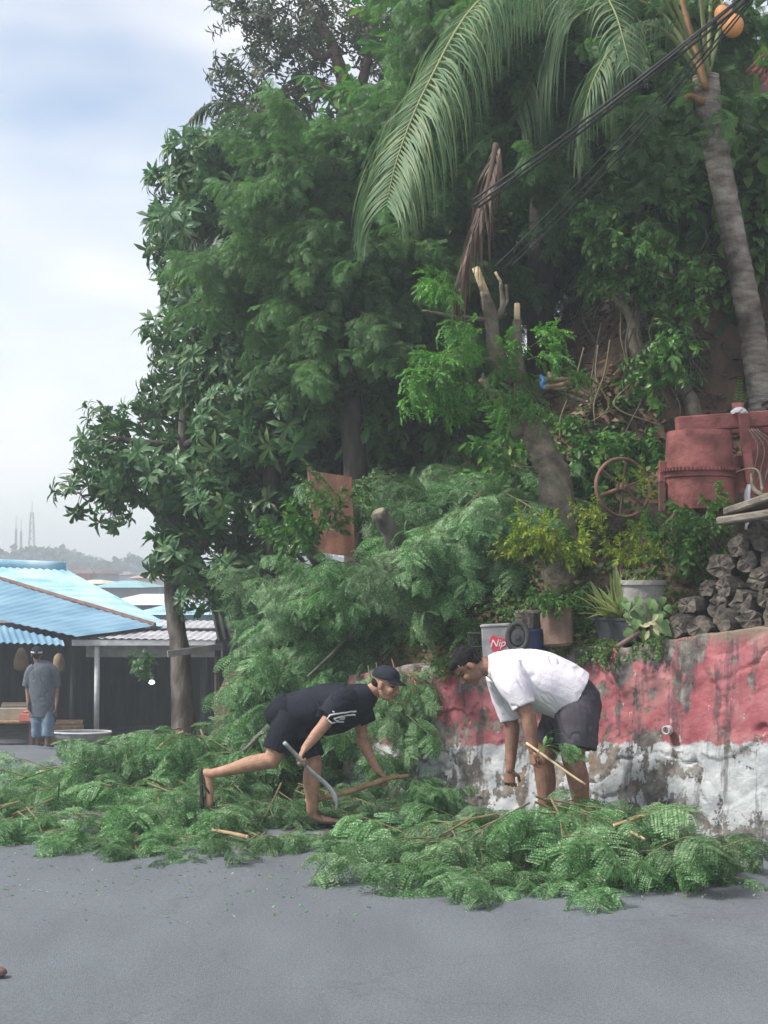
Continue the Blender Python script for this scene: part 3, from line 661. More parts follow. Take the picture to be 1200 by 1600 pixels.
def rosespray(key, makers, leafm, L, n):
    out = []
    for k in range(5):
        st = stemcurve(L, .1, .25); gl, gt = [], [loft(st, np.linspace(.013, .006, len(st)), seg=5, n=10)]
        gl.append(xf(makers[k % len(makers)], basis(st[-1]-st[-2]), st[-1]))
        for q in range(n):
            i = 1+q % 4; B = basis(st[i+1]-st[i]); az = q*2.2+rng.uniform(-.4, .4); dd = B[:, 0]*.5+B[:, 1]*math.cos(az)+B[:, 2]*math.sin(az)
            s2 = np.array([st[i], st[i]+dd*L*rng.uniform(.2, .5)]); gt.append(loft(s2, [.008, .005], seg=4)); gl.append(xf(makers[rng.integers(len(makers))], basis(dd+np.array([0, 0, .1])), s2[-1]))
        out.append((mesh(key+'_leaves', cat(gl), leafm), mesh(key+'_stem', cat(gt), 'bark_dark')))
    MESH[key] = out
rosespray('rose', ROS, 'leaf_broad', .5, 8)
rosespray('rosef', ROSF, 'leaf_fine', .45, 8)
def spray_parts(root, key, pos, dirs, scale, name='leaf_spray', roll=True):
    """leafy shoots as parts of a plant: each is a stem with its leaves as sub-part; mesh data shared"""
    L = np.array(root.location)
    for p, d in zip(pos, dirs):
        lm, sm = MESH[key][rng.integers(len(MESH[key]))]
        Rm = basis(d) @ rotx(rng.uniform(-.5, .5) if roll else 0); s = scale*rng.uniform(.8, 1.25)
        a = obj('foliage', lm, root); place(a, p-L, Rm, s)
        b = obj('twig', sm, a)
def blob_points(blobs, N, surf=.35):
    P, Dr = [], []; A = np.array([np.mean(np.asarray(r, float)*np.ones(3))**2 for c, r in blobs]); A /= A.sum()
    for (c, r), a in zip(blobs, A):
        r = np.asarray(r, float)*np.ones(3)
        for k in range(max(2, round(a*N))):
            d = rng.standard_normal(3); d /= np.linalg.norm(d); rad = rng.uniform(surf, 1)
            P.append(np.asarray(c)+d*r*rad); Dr.append(d*np.array([1, 1, .8])+np.array([0, 0, .05])+rng.normal(0, .3, 3))
    return P, Dr
def trunk(root, pts, radii, m='bark', seg=10, n=24, name='trunk', wob=.05):
    return part(name, loft(pts, radii, seg=seg, n=n, wob=wob), m, root, smooth=True)
def pb(lst, D, jit=.6):       # pixel blobs -> world blobs
    out = []
    for px, py, rp in lst:
        d = D+rng.uniform(-jit, jit); k = d/FPX; out.append((at(px, py, d), (rp*k, rp*k*.9, rp*k)))
    return out

# ------------------------------------------------------------------ trees
def tree_left():
    bz = at(290, 1105, 16.2); bz[2] = base(16.2)
    t = thing('broadleaf_tree', 'tall dark broadleaf tree with leaning trunk on the roadside before the shack', 'tree', bz)
    D = 16.4
    T = [bz-[0, 0, .1], at(283, 1040, 16.3), at(276, 985, D), at(270, 920, D), at(272, 830, D), at(285, 700, D), at(300, 560, D), at(320, 420, D)]
    trunk(t, T, [.15, .115, .1, .1, .09, .08, .06, .03])
    for a, b, c in ((T[4], (205, 770), (130, 775)), (T[4], (340, 760), (380, 740)), (T[5], (215, 690), (150, 680)), (T[5], (370, 640), (410, 560)), (T[6], (275, 480), (268, 425)), (T[6], (390, 430), (430, 330)), (T[7], (290, 330), (300, 250)), (T[3], (320, 850), (350, 800))):
        trunk(t, [a, at(*b, D+rng.uniform(-.5, .5)), at(*c, D+rng.uniform(-.8, .8))], [.05, .035, .015], 'bark_dark', 7, 12, 'limb')
    bl = pb([(335, 255, 85), (285, 300, 70), (265, 360, 62), (250, 430, 55), (262, 500, 60), (320, 400, 90), (330, 520, 95), (255, 575, 45), (300, 630, 85), (205, 655, 48), (165, 685, 38), (140, 690, 28), (215, 730, 45), (110, 785, 26), (150, 770, 34), (200, 785, 45), (270, 740, 75), (290, 830, 75), (225, 850, 38), (380, 620, 90), (400, 500, 85), (360, 720, 80), (325, 890, 55), (255, 915, 30), (370, 820, 60)], D, .7)
    bl = [(c+[.18, 0, 0], np.array(r)*np.clip(1-.16/r[0], .45, 1)) for c, r in bl]
    P, Dr = blob_points(bl, 150, .3)
    spray_parts(t, 'rose', P, Dr, .72)
    # single low leafy twig in front of the dark stall
    spray_parts(t, 'rose', [at(248, 1040, 16.2)], [(-1, 0, .05)], .4)
tree_left()
def tree_mid():
    bz = at(432, 985, 15.2); bz[2] = float(H(bz[0], bz[1]))-.1
    t = thing('broadleaf_tree', 'slim broadleaf tree with pale straight trunk behind the heaped bank', 'tree', bz); D = 15.6
    T = [bz, at(430, 880, D), at(424, 780, D), at(426, 680, D), at(440, 560, D), at(452, 420, D)]
    trunk(t, T, [.13, .11, .1, .09, .07, .03], 'bark_dark')
    for i, b, c in ((2, (380, 720), (350, 700)), (3, (480, 620), (520, 580)), (3, (395, 600), (370, 560)), (4, (500, 480), (530, 430))):
        trunk(t, [T[i], at(*b, D), at(*c, D+.3)], [.04, .03, .015], 'bark_dark', 7, 10, 'limb')
    P, Dr = blob_points(pb([(430, 560, 85), (470, 640, 70), (400, 690, 60), (480, 500, 75), (440, 780, 45), (500, 580, 60), (400, 860, 38), (450, 860, 30), (390, 930, 30)], D, .5), 80, .3)
    spray_parts(t, 'rose', P, Dr, .7)
tree_mid()
def tree_top():
    D = 19.; bz = at(640, 560, D); bz[2] = float(H(bz[0], bz[1]))-.2
    t = thing('forked_tree', 'hazy fine-leaved tree with reddish forked limbs at the top of the hill', 'tree', bz)
    T = [bz, at(600, 330, D), at(555, 170, D), at(535, 120, D)]
    trunk(t, T, [.17, .14, .11, .1], 'bark_red')
    for pts, r in (([(535, 120), (515, 60), (480, 10), (455, -60)], [.09, .07, .06, .04]), ([(555, 170), (575, 90), (585, 20), (600, -60)], [.08, .065, .05, .04]), ([(520, 80), (500, 90), (470, 70), (440, 90)], [.06, .05, .035, .02]), ([(545, 150), (490, 130), (450, 140)], [.06, .04, .02])):
        trunk(t, [at(*p, D) for p in pts], r, 'bark_red', 8, 14, 'limb')
    P, Dr = blob_points(pb([(430, 60, 55), (470, 20, 60), (400, 150, 42), (440, 170, 55), (500, 60, 60), (560, 0, 60), (620, 40, 70), (420, 215, 60), (480, 190, 60), (640, 120, 60), (680, 0, 80), (390, 200, 35), (760, 30, 80)], D, .8), 165, .3)
    spray_parts(t, 'rosef', P, Dr, .85)
tree_top()
def tree_feather():
    D = 14.6; bz = at(560, 800, D); bz[2] = float(H(bz[0], bz[1]))-.2
    t = thing('feathery_tree', 'tall feathery-leaved tree leaning out over the middle of the bank', 'tree', bz)
    T = [bz, at(550, 650, D), at(520, 480, D), at(490, 340, D), at(470, 240, D)]
    trunk(t, T, [.13, .11, .09, .06, .03], 'bark_dark')
    for pts in ([(520, 480), (460, 430), (390, 400)], [(500, 380), (560, 300), (600, 240)], [(490, 340), (440, 280), (420, 240)], [(540, 580), (600, 480), (640, 420)], [(520, 480), (440, 470), (380, 420)]):
        trunk(t, [at(*p, D) for p in pts], [.045, .03, .012], 'bark_dark', 7, 12, 'limb')
    P, Dr = blob_points(pb([(500, 220, 60), (460, 270, 60), (540, 290, 70), (470, 350, 70), (400, 410, 60), (440, 440, 60), (530, 400, 75), (590, 360, 70), (600, 470, 80), (540, 500, 70), (640, 420, 70), (660, 330, 70), (590, 250, 70), (640, 530, 60), (370, 395, 30), (690, 470, 55)], D, .6), 225, .2)
    Dr = [d*np.array([1, 1, .5])+np.array([0, -.1, -.25]) for d in Dr]
    spray_parts(t, 'feather', P, Dr, .62)
tree_feather()
def tree_over():      # feathery boughs hanging in at the top right
    D = 13.6; bz = at(840, 420, 15.5); bz[2] = float(H(bz[0], bz[1]))-.2
    t = thing('feathery_tree', 'feathery-leaved tree on the hilltop, its boughs hanging behind the palm fronds', 'tree', bz)
    T = [bz, at(850, 250, 15), at(860, 80, 14.4), at(860, -60, 14)]
    trunk(t, T, [.15, .13, .1, .07], 'bark_dark')
    for pts in ([(860, 60), (820, -20), (790, -40)], [(860, 0), (930, -50), (990, -40)], [(850, 120), (900, 60), (950, 60)]):
        trunk(t, [at(*p, 14.2) for p in pts], [.06, .04, .02], 'bark_dark', 7, 10, 'limb')
    P, Dr = blob_points(pb([(820, 20, 55), (850, 90, 60), (900, 30, 60), (960, 50, 60), (1000, 0, 60), (1010, 110, 50), (880, 150, 55), (780, -10, 60), (950, 150, 50), (1060, 30, 60), (930, 230, 60), (720, 40, 60), (700, 130, 60)], D, .6), 250, .2)
    Dr = [d*np.array([1, 1, .5])+np.array([0, -.1, -.45]) for d in Dr]
    spray_parts(t, 'feather', P, Dr, .66)
tree_over()

# ------------------------------------------------------------------ palms
def frond(root, pts, ll, m='leaf_palm', rm='rachis', n=85, r=.022, droop=1.0, t0=.22, name='frond', wid=.017, spread=R(58), sidehint=None):
    C = catmull(pts, 90); T = np.gradient(C, axis=0); T /= np.linalg.norm(T, axis=1)[:, None]
    rr = np.linspace(r, r*.2, 90); f = part(name, loft(C[::3], rr[::3], seg=6), rm, root, smooth=True); gs = []
    for k in range(n):
        t = t0+(1-t0)*(k+.5)/n; i = min(int(t*89), 88); l = ll*np.interp(t, [t0, .4, .75, 1], [.75, 1, .85, .45])*rng.uniform(.88, 1.08)
        side = np.cross(T[i], (0, 0, 1)) if sidehint is None else np.asarray(sidehint, float); side = side-T[i]*np.dot(side, T[i]); side /= np.linalg.norm(side)+1e-9
        for s in (1, -1):
            d = T[i]*math.cos(spread)+side*s*math.sin(spread)+rng.normal(0, .07, 3); d /= np.linalg.norm(d)
            m_ = 7; p = C[i].copy(); Q = [p.copy()]; dd = d.copy(); dr = droop*rng.uniform(.75, 1.3)
            for q in range(m_):
                dd = dd+np.array([0, 0, -dr*.36*(q+.6)/m_*1.5]); dd /= np.linalg.norm(dd); p = p+dd*l/m_; Q.append(p.copy())
            Q = np.array(Q); TT = np.gradient(Q, axis=0); w = np.cross(TT, np.cross(d, (0, 0, 1))+np.array([.0, .0, 1e-3])); w = np.cross(T[i]+side*.3*s, TT); w = w/(np.linalg.norm(w, axis=1)[:, None]+1e-9); w = np.cross(w, TT); w = w/(np.linalg.norm(w, axis=1)[:, None]+1e-9)
            ww = wid*.5*np.interp(np.linspace(0, 1, m_+1), [0, .15, .6, 1], [.5, 1, .8, .06])[:, None]
            a = np.arange(m_); V = np.concatenate([Q+w*ww, Q-w*ww]); gs.append((V, [np.stack([a, a+1, a+m_+2, a+m_+1], 1)]))
    g = cat(gs); V, F = g
    o = part('leaflets', (V-np.array(root.location), F), m, f, world=False)
    return f
def palm_big():
    bz = at(1196, 650, 12.8); bz[2] = min(bz[2], float(H(bz[0], bz[1])))-.05
    t = thing('coconut_palm', 'leaning coconut palm with ringed pale trunk and long drooping fronds', 'palm', bz)
    P = [bz, at(1187, 600, 12.8), at(1172, 500, 12.75), at(1150, 390, 12.65), at(1130, 290, 12.55), at(1112, 200, 12.45), at(1105, 155, 12.4), at(1103, 120, 12.4)]
    C = catmull(P, 150); r = np.interp(np.linspace(0, 1, 150), [0, .1, .5, .9, 1], [.14, .12, .105, .115, .11]); k = np.arange(150)
    r = r*(1+.03*((k % 4) == 0)+.015*((k % 4) == 1)+.012*np.sin(k*1.7)); part('trunk', loft(C, r, seg=16, wob=.015), 'palm_bark', t, smooth=False)
    cr = at(1103, 110, 12.4)
    for pts in ([(1103, 140), (1092, 100), (1080, 55), (1060, -20)], [(1100, 160), (1080, 150), (1066, 156)]):
        part('frond_sheath', loft([at(p[0], p[1], 12.25+.02*i) for i, p in enumerate(pts)], np.linspace(.055, .025, len(pts)), np.linspace(.035, .02, len(pts)), seg=8, n=10), 'palm_sheath', t, smooth=True)
    A = lambda l: [at(a, b, d) for a, b, d in l]
    frond(t, A([(1103, 120, 12.4), (1010, -70, 11.9), (880, -75, 11.2), (750, 0, 10.7), (672, 125, 10.3), (625, 235, 10.15), (602, 325, 10.1)]), 1.05, n=240, r=.02, t0=.3, sidehint=(.75, -.55, .35), wid=.0125, droop=1.8)
    frond(t, A([(1103, 120, 12.4), (1020, 10, 12.6), (930, 10, 12.8), (850, 80, 12.9), (805, 190, 12.9)]), 1.15, n=95, r=.026, droop=1.5, sidehint=(.5, -.8, .2))
    frond(t, A([(1100, 130, 12.4), (1040, 50, 12.2), (980, 50, 12.1), (930, 120, 12.0), (905, 210, 12)]), .95, n=80, r=.024, droop=1.5)
    frond(t, A([(1103, 120, 12.4), (1060, 0, 13), (1010, -20, 13.6), (960, 60, 14.2), (940, 160, 14.5)]), 1.0, n=70, droop=1.4)
    frond(t, A([(1103, 120, 12.4), (1000, -60, 11.6), (940, -40, 11), (965, 30, 10.6), (985, 105, 10.4)]), .5, n=60, r=.018, droop=1.2)
    frond(t, A([(1105, 120, 12.4), (1160, -60, 12.6), (1260, -140, 12.8), (1350, -110, 13)]), 1.0, n=60)
    frond(t, A([(1105, 120, 12.4), (1120, -60, 12.9), (1180, -150, 13.6), (1280, -120, 14.3)]), 1.0, n=60)
    frond(t, A([(1105, 120, 12.4), (1090, -80, 12), (1080, -180, 11.4), (1060, -190, 10.6)]), 1.0, n=50)
    frond(t, A([(1098, 140, 12.5), (1070, 110, 13.1), (1050, 140, 13.6), (1040, 230, 13.9)]), .7, n=60, droop=1.6)
    for px, py, rp in ((1145, 40, 17), (1130, 22, 14)):
        c = at(px, py, 11.95); g = thing('coconut', 'ripe orange coconut %s' % ('hanging under the palm crown' if px == 1145 else 'half hidden behind another at the palm crown'), 'coconut', c); r_ = rp/FPX*11.95
        V, F = ball(c, (r_, r_, r_*1.12), seg=20, rings=14); part('husk', (V, F), 'coconut', g, smooth=True)
        part('cap', lathe([(r_*.7, .0), (r_*.55, .012), (r_*.2, .025)], 10, c+[0, 0, r_*.82]), 'palm_sheath', g); part('stalk', loft([c+[0, 0, r_], c+[-.02, .05, r_+.1], at(1115, 10, 12.2)], .012, seg=6, n=8), 'rachis', g)
def palmbark():
    m = mat('palm_bark', (.17, .14, .12), (.40, .37, .33), .9, 5, .8, 40, stretch=(1, 1, 3.5)); t = m.node_tree; b = t.nodes['Principled BSDF']
    src = b.inputs['Base Color'].links[0].from_socket; tc = nd(t, 'ShaderNodeTexCoord'); n = nd(t, 'ShaderNodeTexNoise'); n.inputs['Scale'].default_value = 2.4; n.inputs['Detail'].default_value = 7
    t.links.new(tc.outputs['Object'], n.inputs['Vector']); r = nd(t, 'ShaderNodeMapRange'); r.inputs[1].default_value = .5; r.inputs[2].default_value = .62; t.links.new(n.outputs['Fac'], r.inputs[0])
    mx = nd(t, 'ShaderNodeMixRGB'); mx.inputs[2].default_value = (.07, .055, .045, 1); t.links.new(r.outputs[0], mx.inputs[0]); t.links.new(src, mx.inputs[1]); t.links.new(mx.outputs[0], b.inputs['Base Color']); return m
M['palm_bark'] = palmbark()
M['palm_sheath'] = mat('palm_sheath', (.2, .11, .05), (.33, .2, .09), .7, 8, .3); M['coconut'] = mat('coconut', (.55, .2, .06), (.7, .33, .12), .45, 5, .05)
palm_big()
def palm_small():
    D = 17.2; bz = at(420, 640, D); bz[2] = float(base(D))
    t = thing('slender_palm', 'slender palm whose dark fronds droop through the left tree', 'palm', bz); top = at(405, 330, D)
    trunk(t, [bz, at(412, 500, D), top], [.09, .07, .06], 'bark_dark')
    A = lambda l: [at(a, b, D-.9+c) for a, b, c in l]
    for l, ll in ((((405, 330, .9), (380, 305, .6), (340, 320, .2), (300, 380, 0), (285, 430, 0)), .85), (((405, 330, .9), (395, 280, .5), (370, 290, .1), (350, 340, -.3), (345, 390, -.4)), .8), (((405, 330, .9), (400, 240, .5), (370, 170, .2), (330, 162, 0), (300, 185, 0)), .4), (((405, 330, .9), (430, 250, .5), (450, 210, .3), (480, 230, .1)), .7), (((405, 330, .9), (440, 300, .4), (470, 330, 0), (480, 400, -.2)), .7)):
        frond(t, A(l), ll, 'leaf_fine' if ll > .3 else 'leaf_palm', 'rachis_green', 48, .015, 1.5)
palm_small()
dry = thing('dry_palm_frond', 'dead brown palm frond hanging above the pollarded tree', 'palm frond', at(775, 235, 11.8))
frond(dry, [at(776, 225, 11.8), at(765, 280, 11.75), at(748, 340, 11.7), (at(728, 400, 11.7)), at(716, 440, 11.7)], .75, 'leaf_dry', 'leaf_dry', 45, .03, 2.2, 0, 'dry_rachis', .03, R(28))

# ------------------------------------------------------------------ pollarded tree
def cut_tree():
    D = 11.9; bz = at(878, 800, D); bz[2] = min(bz[2], float(H(bz[0], bz[1])))-.1
    t = thing('pollarded_tree', 'pollarded tree with pale lopped limbs and fresh green sprouts on the bank', 'tree', bz)
    P = lambda l: [at(a, b, D+(c if len(q) > 2 else 0)) for q in l for a, b, c in [(*q, 0)[:3]]]
    trunk(t, [bz]+P([(868, 760), (850, 710), (830, 668), (815, 630), (812, 598)]), [.15, .13, .115, .105, .095, .075], 'bark_pale', 18, 60, 'trunk', .075)
    limbs = [([(822, 640), (808, 580), (806, 540), (808, 500)], [.08, .068, .05, .034]), ([(815, 680), (788, 642), (768, 610), (752, 590)], [.06, .05, .042, .034]), ([(800, 600), (775, 550), (768, 500), (757, 455)], [.065, .06, .056, .038]),
             ([(772, 500), (785, 480), (782, 440)], [.035, .025, .012]), ([(785, 480), (792, 470), (791, 445)], [.02, .015, .012]), ([(828, 620), (850, 600), (880, 600)], [.07, .06, .05]), ([(766, 500), (720, 495), (660, 485)], [.02, .015, .008]), ([(806, 640), (780, 570), (760, 560)], [.03, .025, .02])]
    for l, r in limbs: trunk(t, P(l), r, 'bark_pale', 10, 16, 'limb', .05)
    for l, r in (([(808, 500), (808, 474)], .026), ([(757, 455), (743, 418)], .034), ([(880, 600), (892, 604)], .05), ([(782, 440), (774, 425)], .012)):
        trunk(t, P(l), [r, r*.9], 'cutwood', 10, 4, 'lopped_end', 0)
    for k in range(9):
        a = P([(850+rng.uniform(-8, 8), 596+rng.uniform(-8, 14))])[0]; b = P([(895+rng.uniform(-15, 22), 612+rng.uniform(-14, 22))])[0]; a[1] -= .15; b[1] -= .25
        part('cut_stub', loft([a, (a+b)/2+rng.normal(0, .01, 3), b], [.022, .02, .018], seg=7, n=6), 'stick' if k % 2 else 'bark_pale', t, smooth=True)
    part('blue_tie', loft([at(845, 588, D-.22), at(850, 594, D-.27), at(846, 600, D-.25), at(852, 606, D-.25)], .018, seg=6, n=8, wob=.2), mat('blue_cloth', (.05, .2, .5), (.08, .28, .6), .7), t)
    pos, dr = [], []
    for px, py, dx, dz, n in ((740, 510, -.6, -.3, 4), (715, 560, -1, -.5, 7), (720, 595, -.6, -.9, 6), (760, 540, -.3, .1, 2), (715, 465, -.5, .5, 3), (835, 545, .8, .3, 2), (800, 595, .2, -.6, 3), (860, 590, 1, -.1, 2), (790, 610, -.4, -.5, 2), (725, 440, -.2, .8, 2), (690, 575, -.8, -.6, 5)):
        for k in range(n): pos.append(at(px+rng.uniform(-22, 22), py+rng.uniform(-22, 22), D-.2+rng.uniform(-.25, .2))); dr.append(np.array([dx, -.3, dz])+rng.normal(0, .35, 3))
    spray_parts(t, 'sprout', pos, dr, .5)
cut_tree()
def stump(px, py, px2, py2, D, r, label, name='lopped_stump'):
    a, b = at(px, py, D), at(px2, py2, D-.25); t = thing(name, label, 'stump', a-[0, 0, .1])
    trunk(t, [a-[0, 0, .15], a*.6+b*.4+[.03, 0, 0], b], [r*1.1, r*.95, r*.85], 'bark', 14, 22, 'trunk', .1)
    part('cut_face', loft([b, b+(b-a)/np.linalg.norm(b-a)*.012], [r*.7, r*.62], seg=12), 'bark_pale', t)
stump(638, 905, 592, 800, 11.9, .08, 'thick lopped stump slanting out of the feathery branches')
stump(500, 895, 487, 862, 12.8, .07, 'short grey lopped stump beside the rusty sheet')
def rooty_tree():
    D = 12.9
    bz = at(1092, 668, D-.2); t = thing('small_tree', 'crooked small tree with dangling roots on the dark bank beside the palm', 'tree', bz)
    P = lambda l: [at(a, b, D) for a, b in l]
    trunk(t, [bz]+P([(1075, 618), (1050, 582), (1032, 570), (1036, 530), (1045, 490)]), [.07, .065, .06, .055, .05, .035], 'bark_pale', 9, 24)
    trunk(t, P([(1032, 570), (1010, 562), (992, 545), (988, 505), (975, 480), (955, 460)]), [.06, .06, .055, .045, .04, .02], 'bark_pale', 9, 24, 'limb')
    trunk(t, P([(996, 550), (997, 450), (996, 360), (998, 300)]), [.035, .03, .03, .025], 'bark_pale', 8, 16, 'limb'); trunk(t, P([(1045, 500), (1020, 430), (1018, 340), (1022, 200)]), [.05, .06, .06, .05], 'bark_dark', 10, 16, 'limb')
    for k in range(16):
        px = rng.uniform(990, 1090); py = rng.uniform(470, 560); l = rng.uniform(40, 120); part('hanging_root', loft([at(px, py, D-.05), at(px+rng.uniform(-15, 15), py+l*.5, D-.1), at(px+rng.uniform(-10, 25), py+l, D-.1)], [.008, .007, .004], seg=5, n=8), 'bark', t, smooth=True)
    P2, D2 = blob_points(pb([(1050, 520, 28), (1010, 540, 25), (1040, 420, 30), (960, 400, 30), (1000, 340, 40)], D-.15, .2), 60, .3); spray_parts(t, 'shrub', P2, [d-np.array([0, 0, .4]) for d in D2], .5)
rooty_tree()

# ------------------------------------------------------------------ shrubs, vines and undergrowth on the bank
def bush(key, p, n, spread, scale, name, label, cat_, group=None, up=.8, droopy=0):
    t = thing(name, label, cat_, p, group); pos, dr = [], []
    for k in range(n):
        a = rng.uniform(0, 2*np.pi); r = spread*math.sqrt(rng.uniform(0, 1)); pos.append(np.asarray(p)+[math.cos(a)*r, math.sin(a)*r*.8, rng.uniform(0, spread*.9)*up])
        dr.append(np.array([math.cos(a)*r/spread, math.sin(a)*r/spread-.3, up*rng.uniform(.2, 1.1)-droopy]))
    spray_parts(t, key, pos, dr, scale); return t
SH = 'dark leafy shrub crowded among the others on the shaded slope'
for k in range(54):
    px, py = rng.uniform(860, 1240), rng.uniform(150, 470)
    if px < 1100 and py > 340: py -= 170
    if 1040 < px < 1110 and py > 380: px += 90
    p = hit(px, py, .25, 11.6 if px < 1080 or py < 180 else 13.5)
    if p[1] > 40: p = at(px, py, 17.0)
    key = 'bigleaf' if (px > 1120 or rng.random() < .3) else 'shrub'
    bush(key, p-[0, 0, .35], 9, .38, .85, 'shrub', SH, 'shrub', 'dark shrubs on the shaded slope', .8)
for k in range(46):
    px, py = rng.uniform(470, 860), rng.uniform(430, 800)
    p = hit(px, py, .25, 11.6)
    if p[1] > 25: continue
    if 690 < px < 790 and 640 < py < 760: continue
    bush(['shrub', 'creep', 'feather'][k % 3], p-[0, 0, .3], 9, .36, .75, 'shrub', 'tangled green shrub on the bank behind the pollarded tree', 'shrub', 'tangled shrubs on the middle bank', .7, .3)
for k in range(20):
    px, py = rng.uniform(850, 1050), rng.uniform(650, 790)
    bush(['shrub', 'creep'][k % 2], hit(px, py, .0, 10.5)-[0, 0, .05], 5, .16, .5, 'low_plant', 'low green plant on the soil behind the iron wheel', 'plant', 'low plants behind the iron wheel', .5)
# big crowns behind, closing the hilltop
def back_tree(px, py, D, r, key, label):
    p = at(px, py, D); g = float(H(p[0], p[1])); t = thing('hill_tree', label, 'tree', (p[0], D, g))
    trunk(t, [(p[0], D, g-.2), (p[0]+.1, D, (g+p[2])/2), tuple(p)], [.09, .07, .04], 'bark_dark')
    P, Dr = blob_points([(p+rng.normal(0, r*.45, 3), r*.7) for _ in range(4)], 70, .2); spray_parts(t, key, P, Dr, 1.15)
for k, (px, py, D, r, key) in enumerate([(760, 180, 17.5, 1.2, 'shrub'), (900, 120, 18, 1.3, 'shrub'), (1030, 180, 18, 1.2, 'bigleaf'), (1160, 160, 18, 1.3, 'bigleaf'), (1230, 260, 16.5, 1.1, 'bigleaf'), (640, 260, 18, 1.1, 'shrub'), (700, 380, 16.5, 1.0, 'shrub'), (830, 300, 16.8, 1.1, 'feather'), (560, 420, 17.5, 1.0, 'shrub'), (645, 680, 15.6, .8, 'shrub'), (575, 640, 16.2, .8, 'shrub')]):
    back_tree(px, py, D, r, key, ['dense dark tree behind the big drooping frond', 'dense dark tree on the hilltop behind the feathery boughs', 'large-leaved tree behind the palm crown', 'large-leaved tree under the red eaves', 'large-leaved tree at the edge beyond the palm trunk', 'dark tree between the reddish limbs and the palm frond', 'dark tree behind the tip of the big frond', 'feathery dark tree behind the overhead cables', 'dark tree behind the feathery leaning one', 'low dark tree left of the pollarded trunk', 'low dark tree above the rusty sheet'][k])
def vines():
    for k in range(52):
        px, py = rng.uniform(640, 1010) if k < 30 else rng.uniform(880, 1090), rng.uniform(330, 560); p = hit(px, py+40, .3, 11.8)
        if p[1] > 25: continue
        l = rng.uniform(.5, 1.3); t = thing('hanging_vine', 'thin bare vine trailing down the shaded bank', 'vine', p, 'bare vines on the shaded bank')
        q = p+[0, -.12, .3]; st = [q, q+[rng.uniform(-.2, .2), -.1, -l*.4], q+[rng.uniform(-.3, .3), -.12, -l*.75], q+[rng.uniform(-.25, .25), -.2, -l]]
        part('stem', loft(st, [.009, .008, .006], seg=5, n=16) if False else loft(st, [.009, .008, .007, .005], seg=5, n=16), ['bark', 'bark_dark', 'twig'][k % 3], t, smooth=True)
vines()
# ground cover and leaf litter: uncountable
def scatter_leaves(name, label, cat_, region, n, makers, m, s=1.0, up=.06, tilt=.6):
    A = [hit(px, py, .0, 9.7) for px, py in region]; A = np.array([p for p in A if p[1] < 22])
    Q = A[rng.integers(len(A), size=n)]; Q = Q+np.stack([rng.normal(0, .12, n), rng.normal(0, .12, n), 0*Q[:, 0]], 1); Q[:, 2] = H(Q[:, 0], Q[:, 1]); sd = sdist(Q[:, 0], Q[:, 1]); gs = []
    for p in Q[sd > .3]:
        gs.append(xf(makers[rng.integers(len(makers))], rotz(rng.uniform(0, 6.28)) @ roty(rng.uniform(-tilt, tilt)) @ rotx(rng.normal(0, .5)), p+[0, 0, rng.uniform(.0, up)], s*rng.uniform(.6, 1.3)))
    tag(obj(name, mesh(name, cat(gs), m)), label, cat_, None, 'stuff')
reg = [(x, y) for x in range(640, 1060, 40) for y in range(930-0, 1030, 18) if y > 1075-.115*x-60 and y < 1075-.085*x+25] + [(x, y) for x in range(820, 1060, 40) for y in range(680, 920, 40)]
scatter_leaves('ground_cover', 'creeping small-leaved ground cover along the top of the wall', 'ground cover', reg, 5200, SML, 'leaf_creeper', .95, .12)
scatter_leaves('leaf_litter', 'dry brown leaves littering the dark soil bank', 'leaf litter', [(x, y) for x in range(680, 1200, 30) for y in range(470, 720, 22)], 3400, SML+LIM, 'leaf_litter', 1.6, .03)
# ------------------------------------------------------------------ things on the wall and the bank
M['rust_red'] = mat('rust_red', (.11, .038, .034), (.33, .12, .11), .8, 5, .6, 22, detail=11, lo=.3, hi=.62); M['rust'] = mat('rust', (.09, .045, .035), (.19, .1, .075), .85, 8, .5, 30)
M['log_dark'] = mat('log_dark', (.03, .026, .024), (.085, .074, .066), .95, 7, 1.0, 18, detail=9); M['log_end'] = mat('log_end', (.04, .034, .03), (.15, .128, .11), .95, 12, .9, 30)
M['plank_old'] = mat('plank_old', (.1, .088, .075), (.24, .21, .175), .9, 5, .7, 20, stretch=(.4, 2, 2))
M['terracotta'] = mat('terracotta', (.13, .085, .065), (.24, .16, .125), .9, 5, .4); M['mud'] = mat('mud', (.1, .085, .075), (.17, .15, .13), .95, 8, .6)
M['black_plastic'] = mat('black_plastic', (.035, .042, .05), (.065, .072, .08), .5, 5, .1); M['navy'] = mat('navy', (.03, .045, .11), (.05, .065, .15), .6, 5, .1)
M['crate_grey'] = mat('crate_grey', (.22, .22, .23), (.4, .4, .41), .7, 6, .2); M['splash_red'] = mat('splash_red', (.55, .05, .09), (.62, .07, .12), .6, 9, 0); M['white_ink'] = mat('white_ink', (.75, .72, .74), (.8, .78, .8), .6, 9, 0)
M['rubber'] = mat('rubber', (.03, .03, .035), (.06, .06, .065), .8, 8, .3)
def wp(px, back, z):           # a point behind the wall face under image column px
    q = on_wall(px)+WN*back; return np.array([q[0], q[1], z])
YAW = math.atan2(WD[1], WD[0])   # along the wall
RW = rotz(YAW+math.pi)           # x to the right along the wall, y into the hill
def wall_z(px): q = on_wall(px); return float(wtop(np.dot(q-WA, WD)))
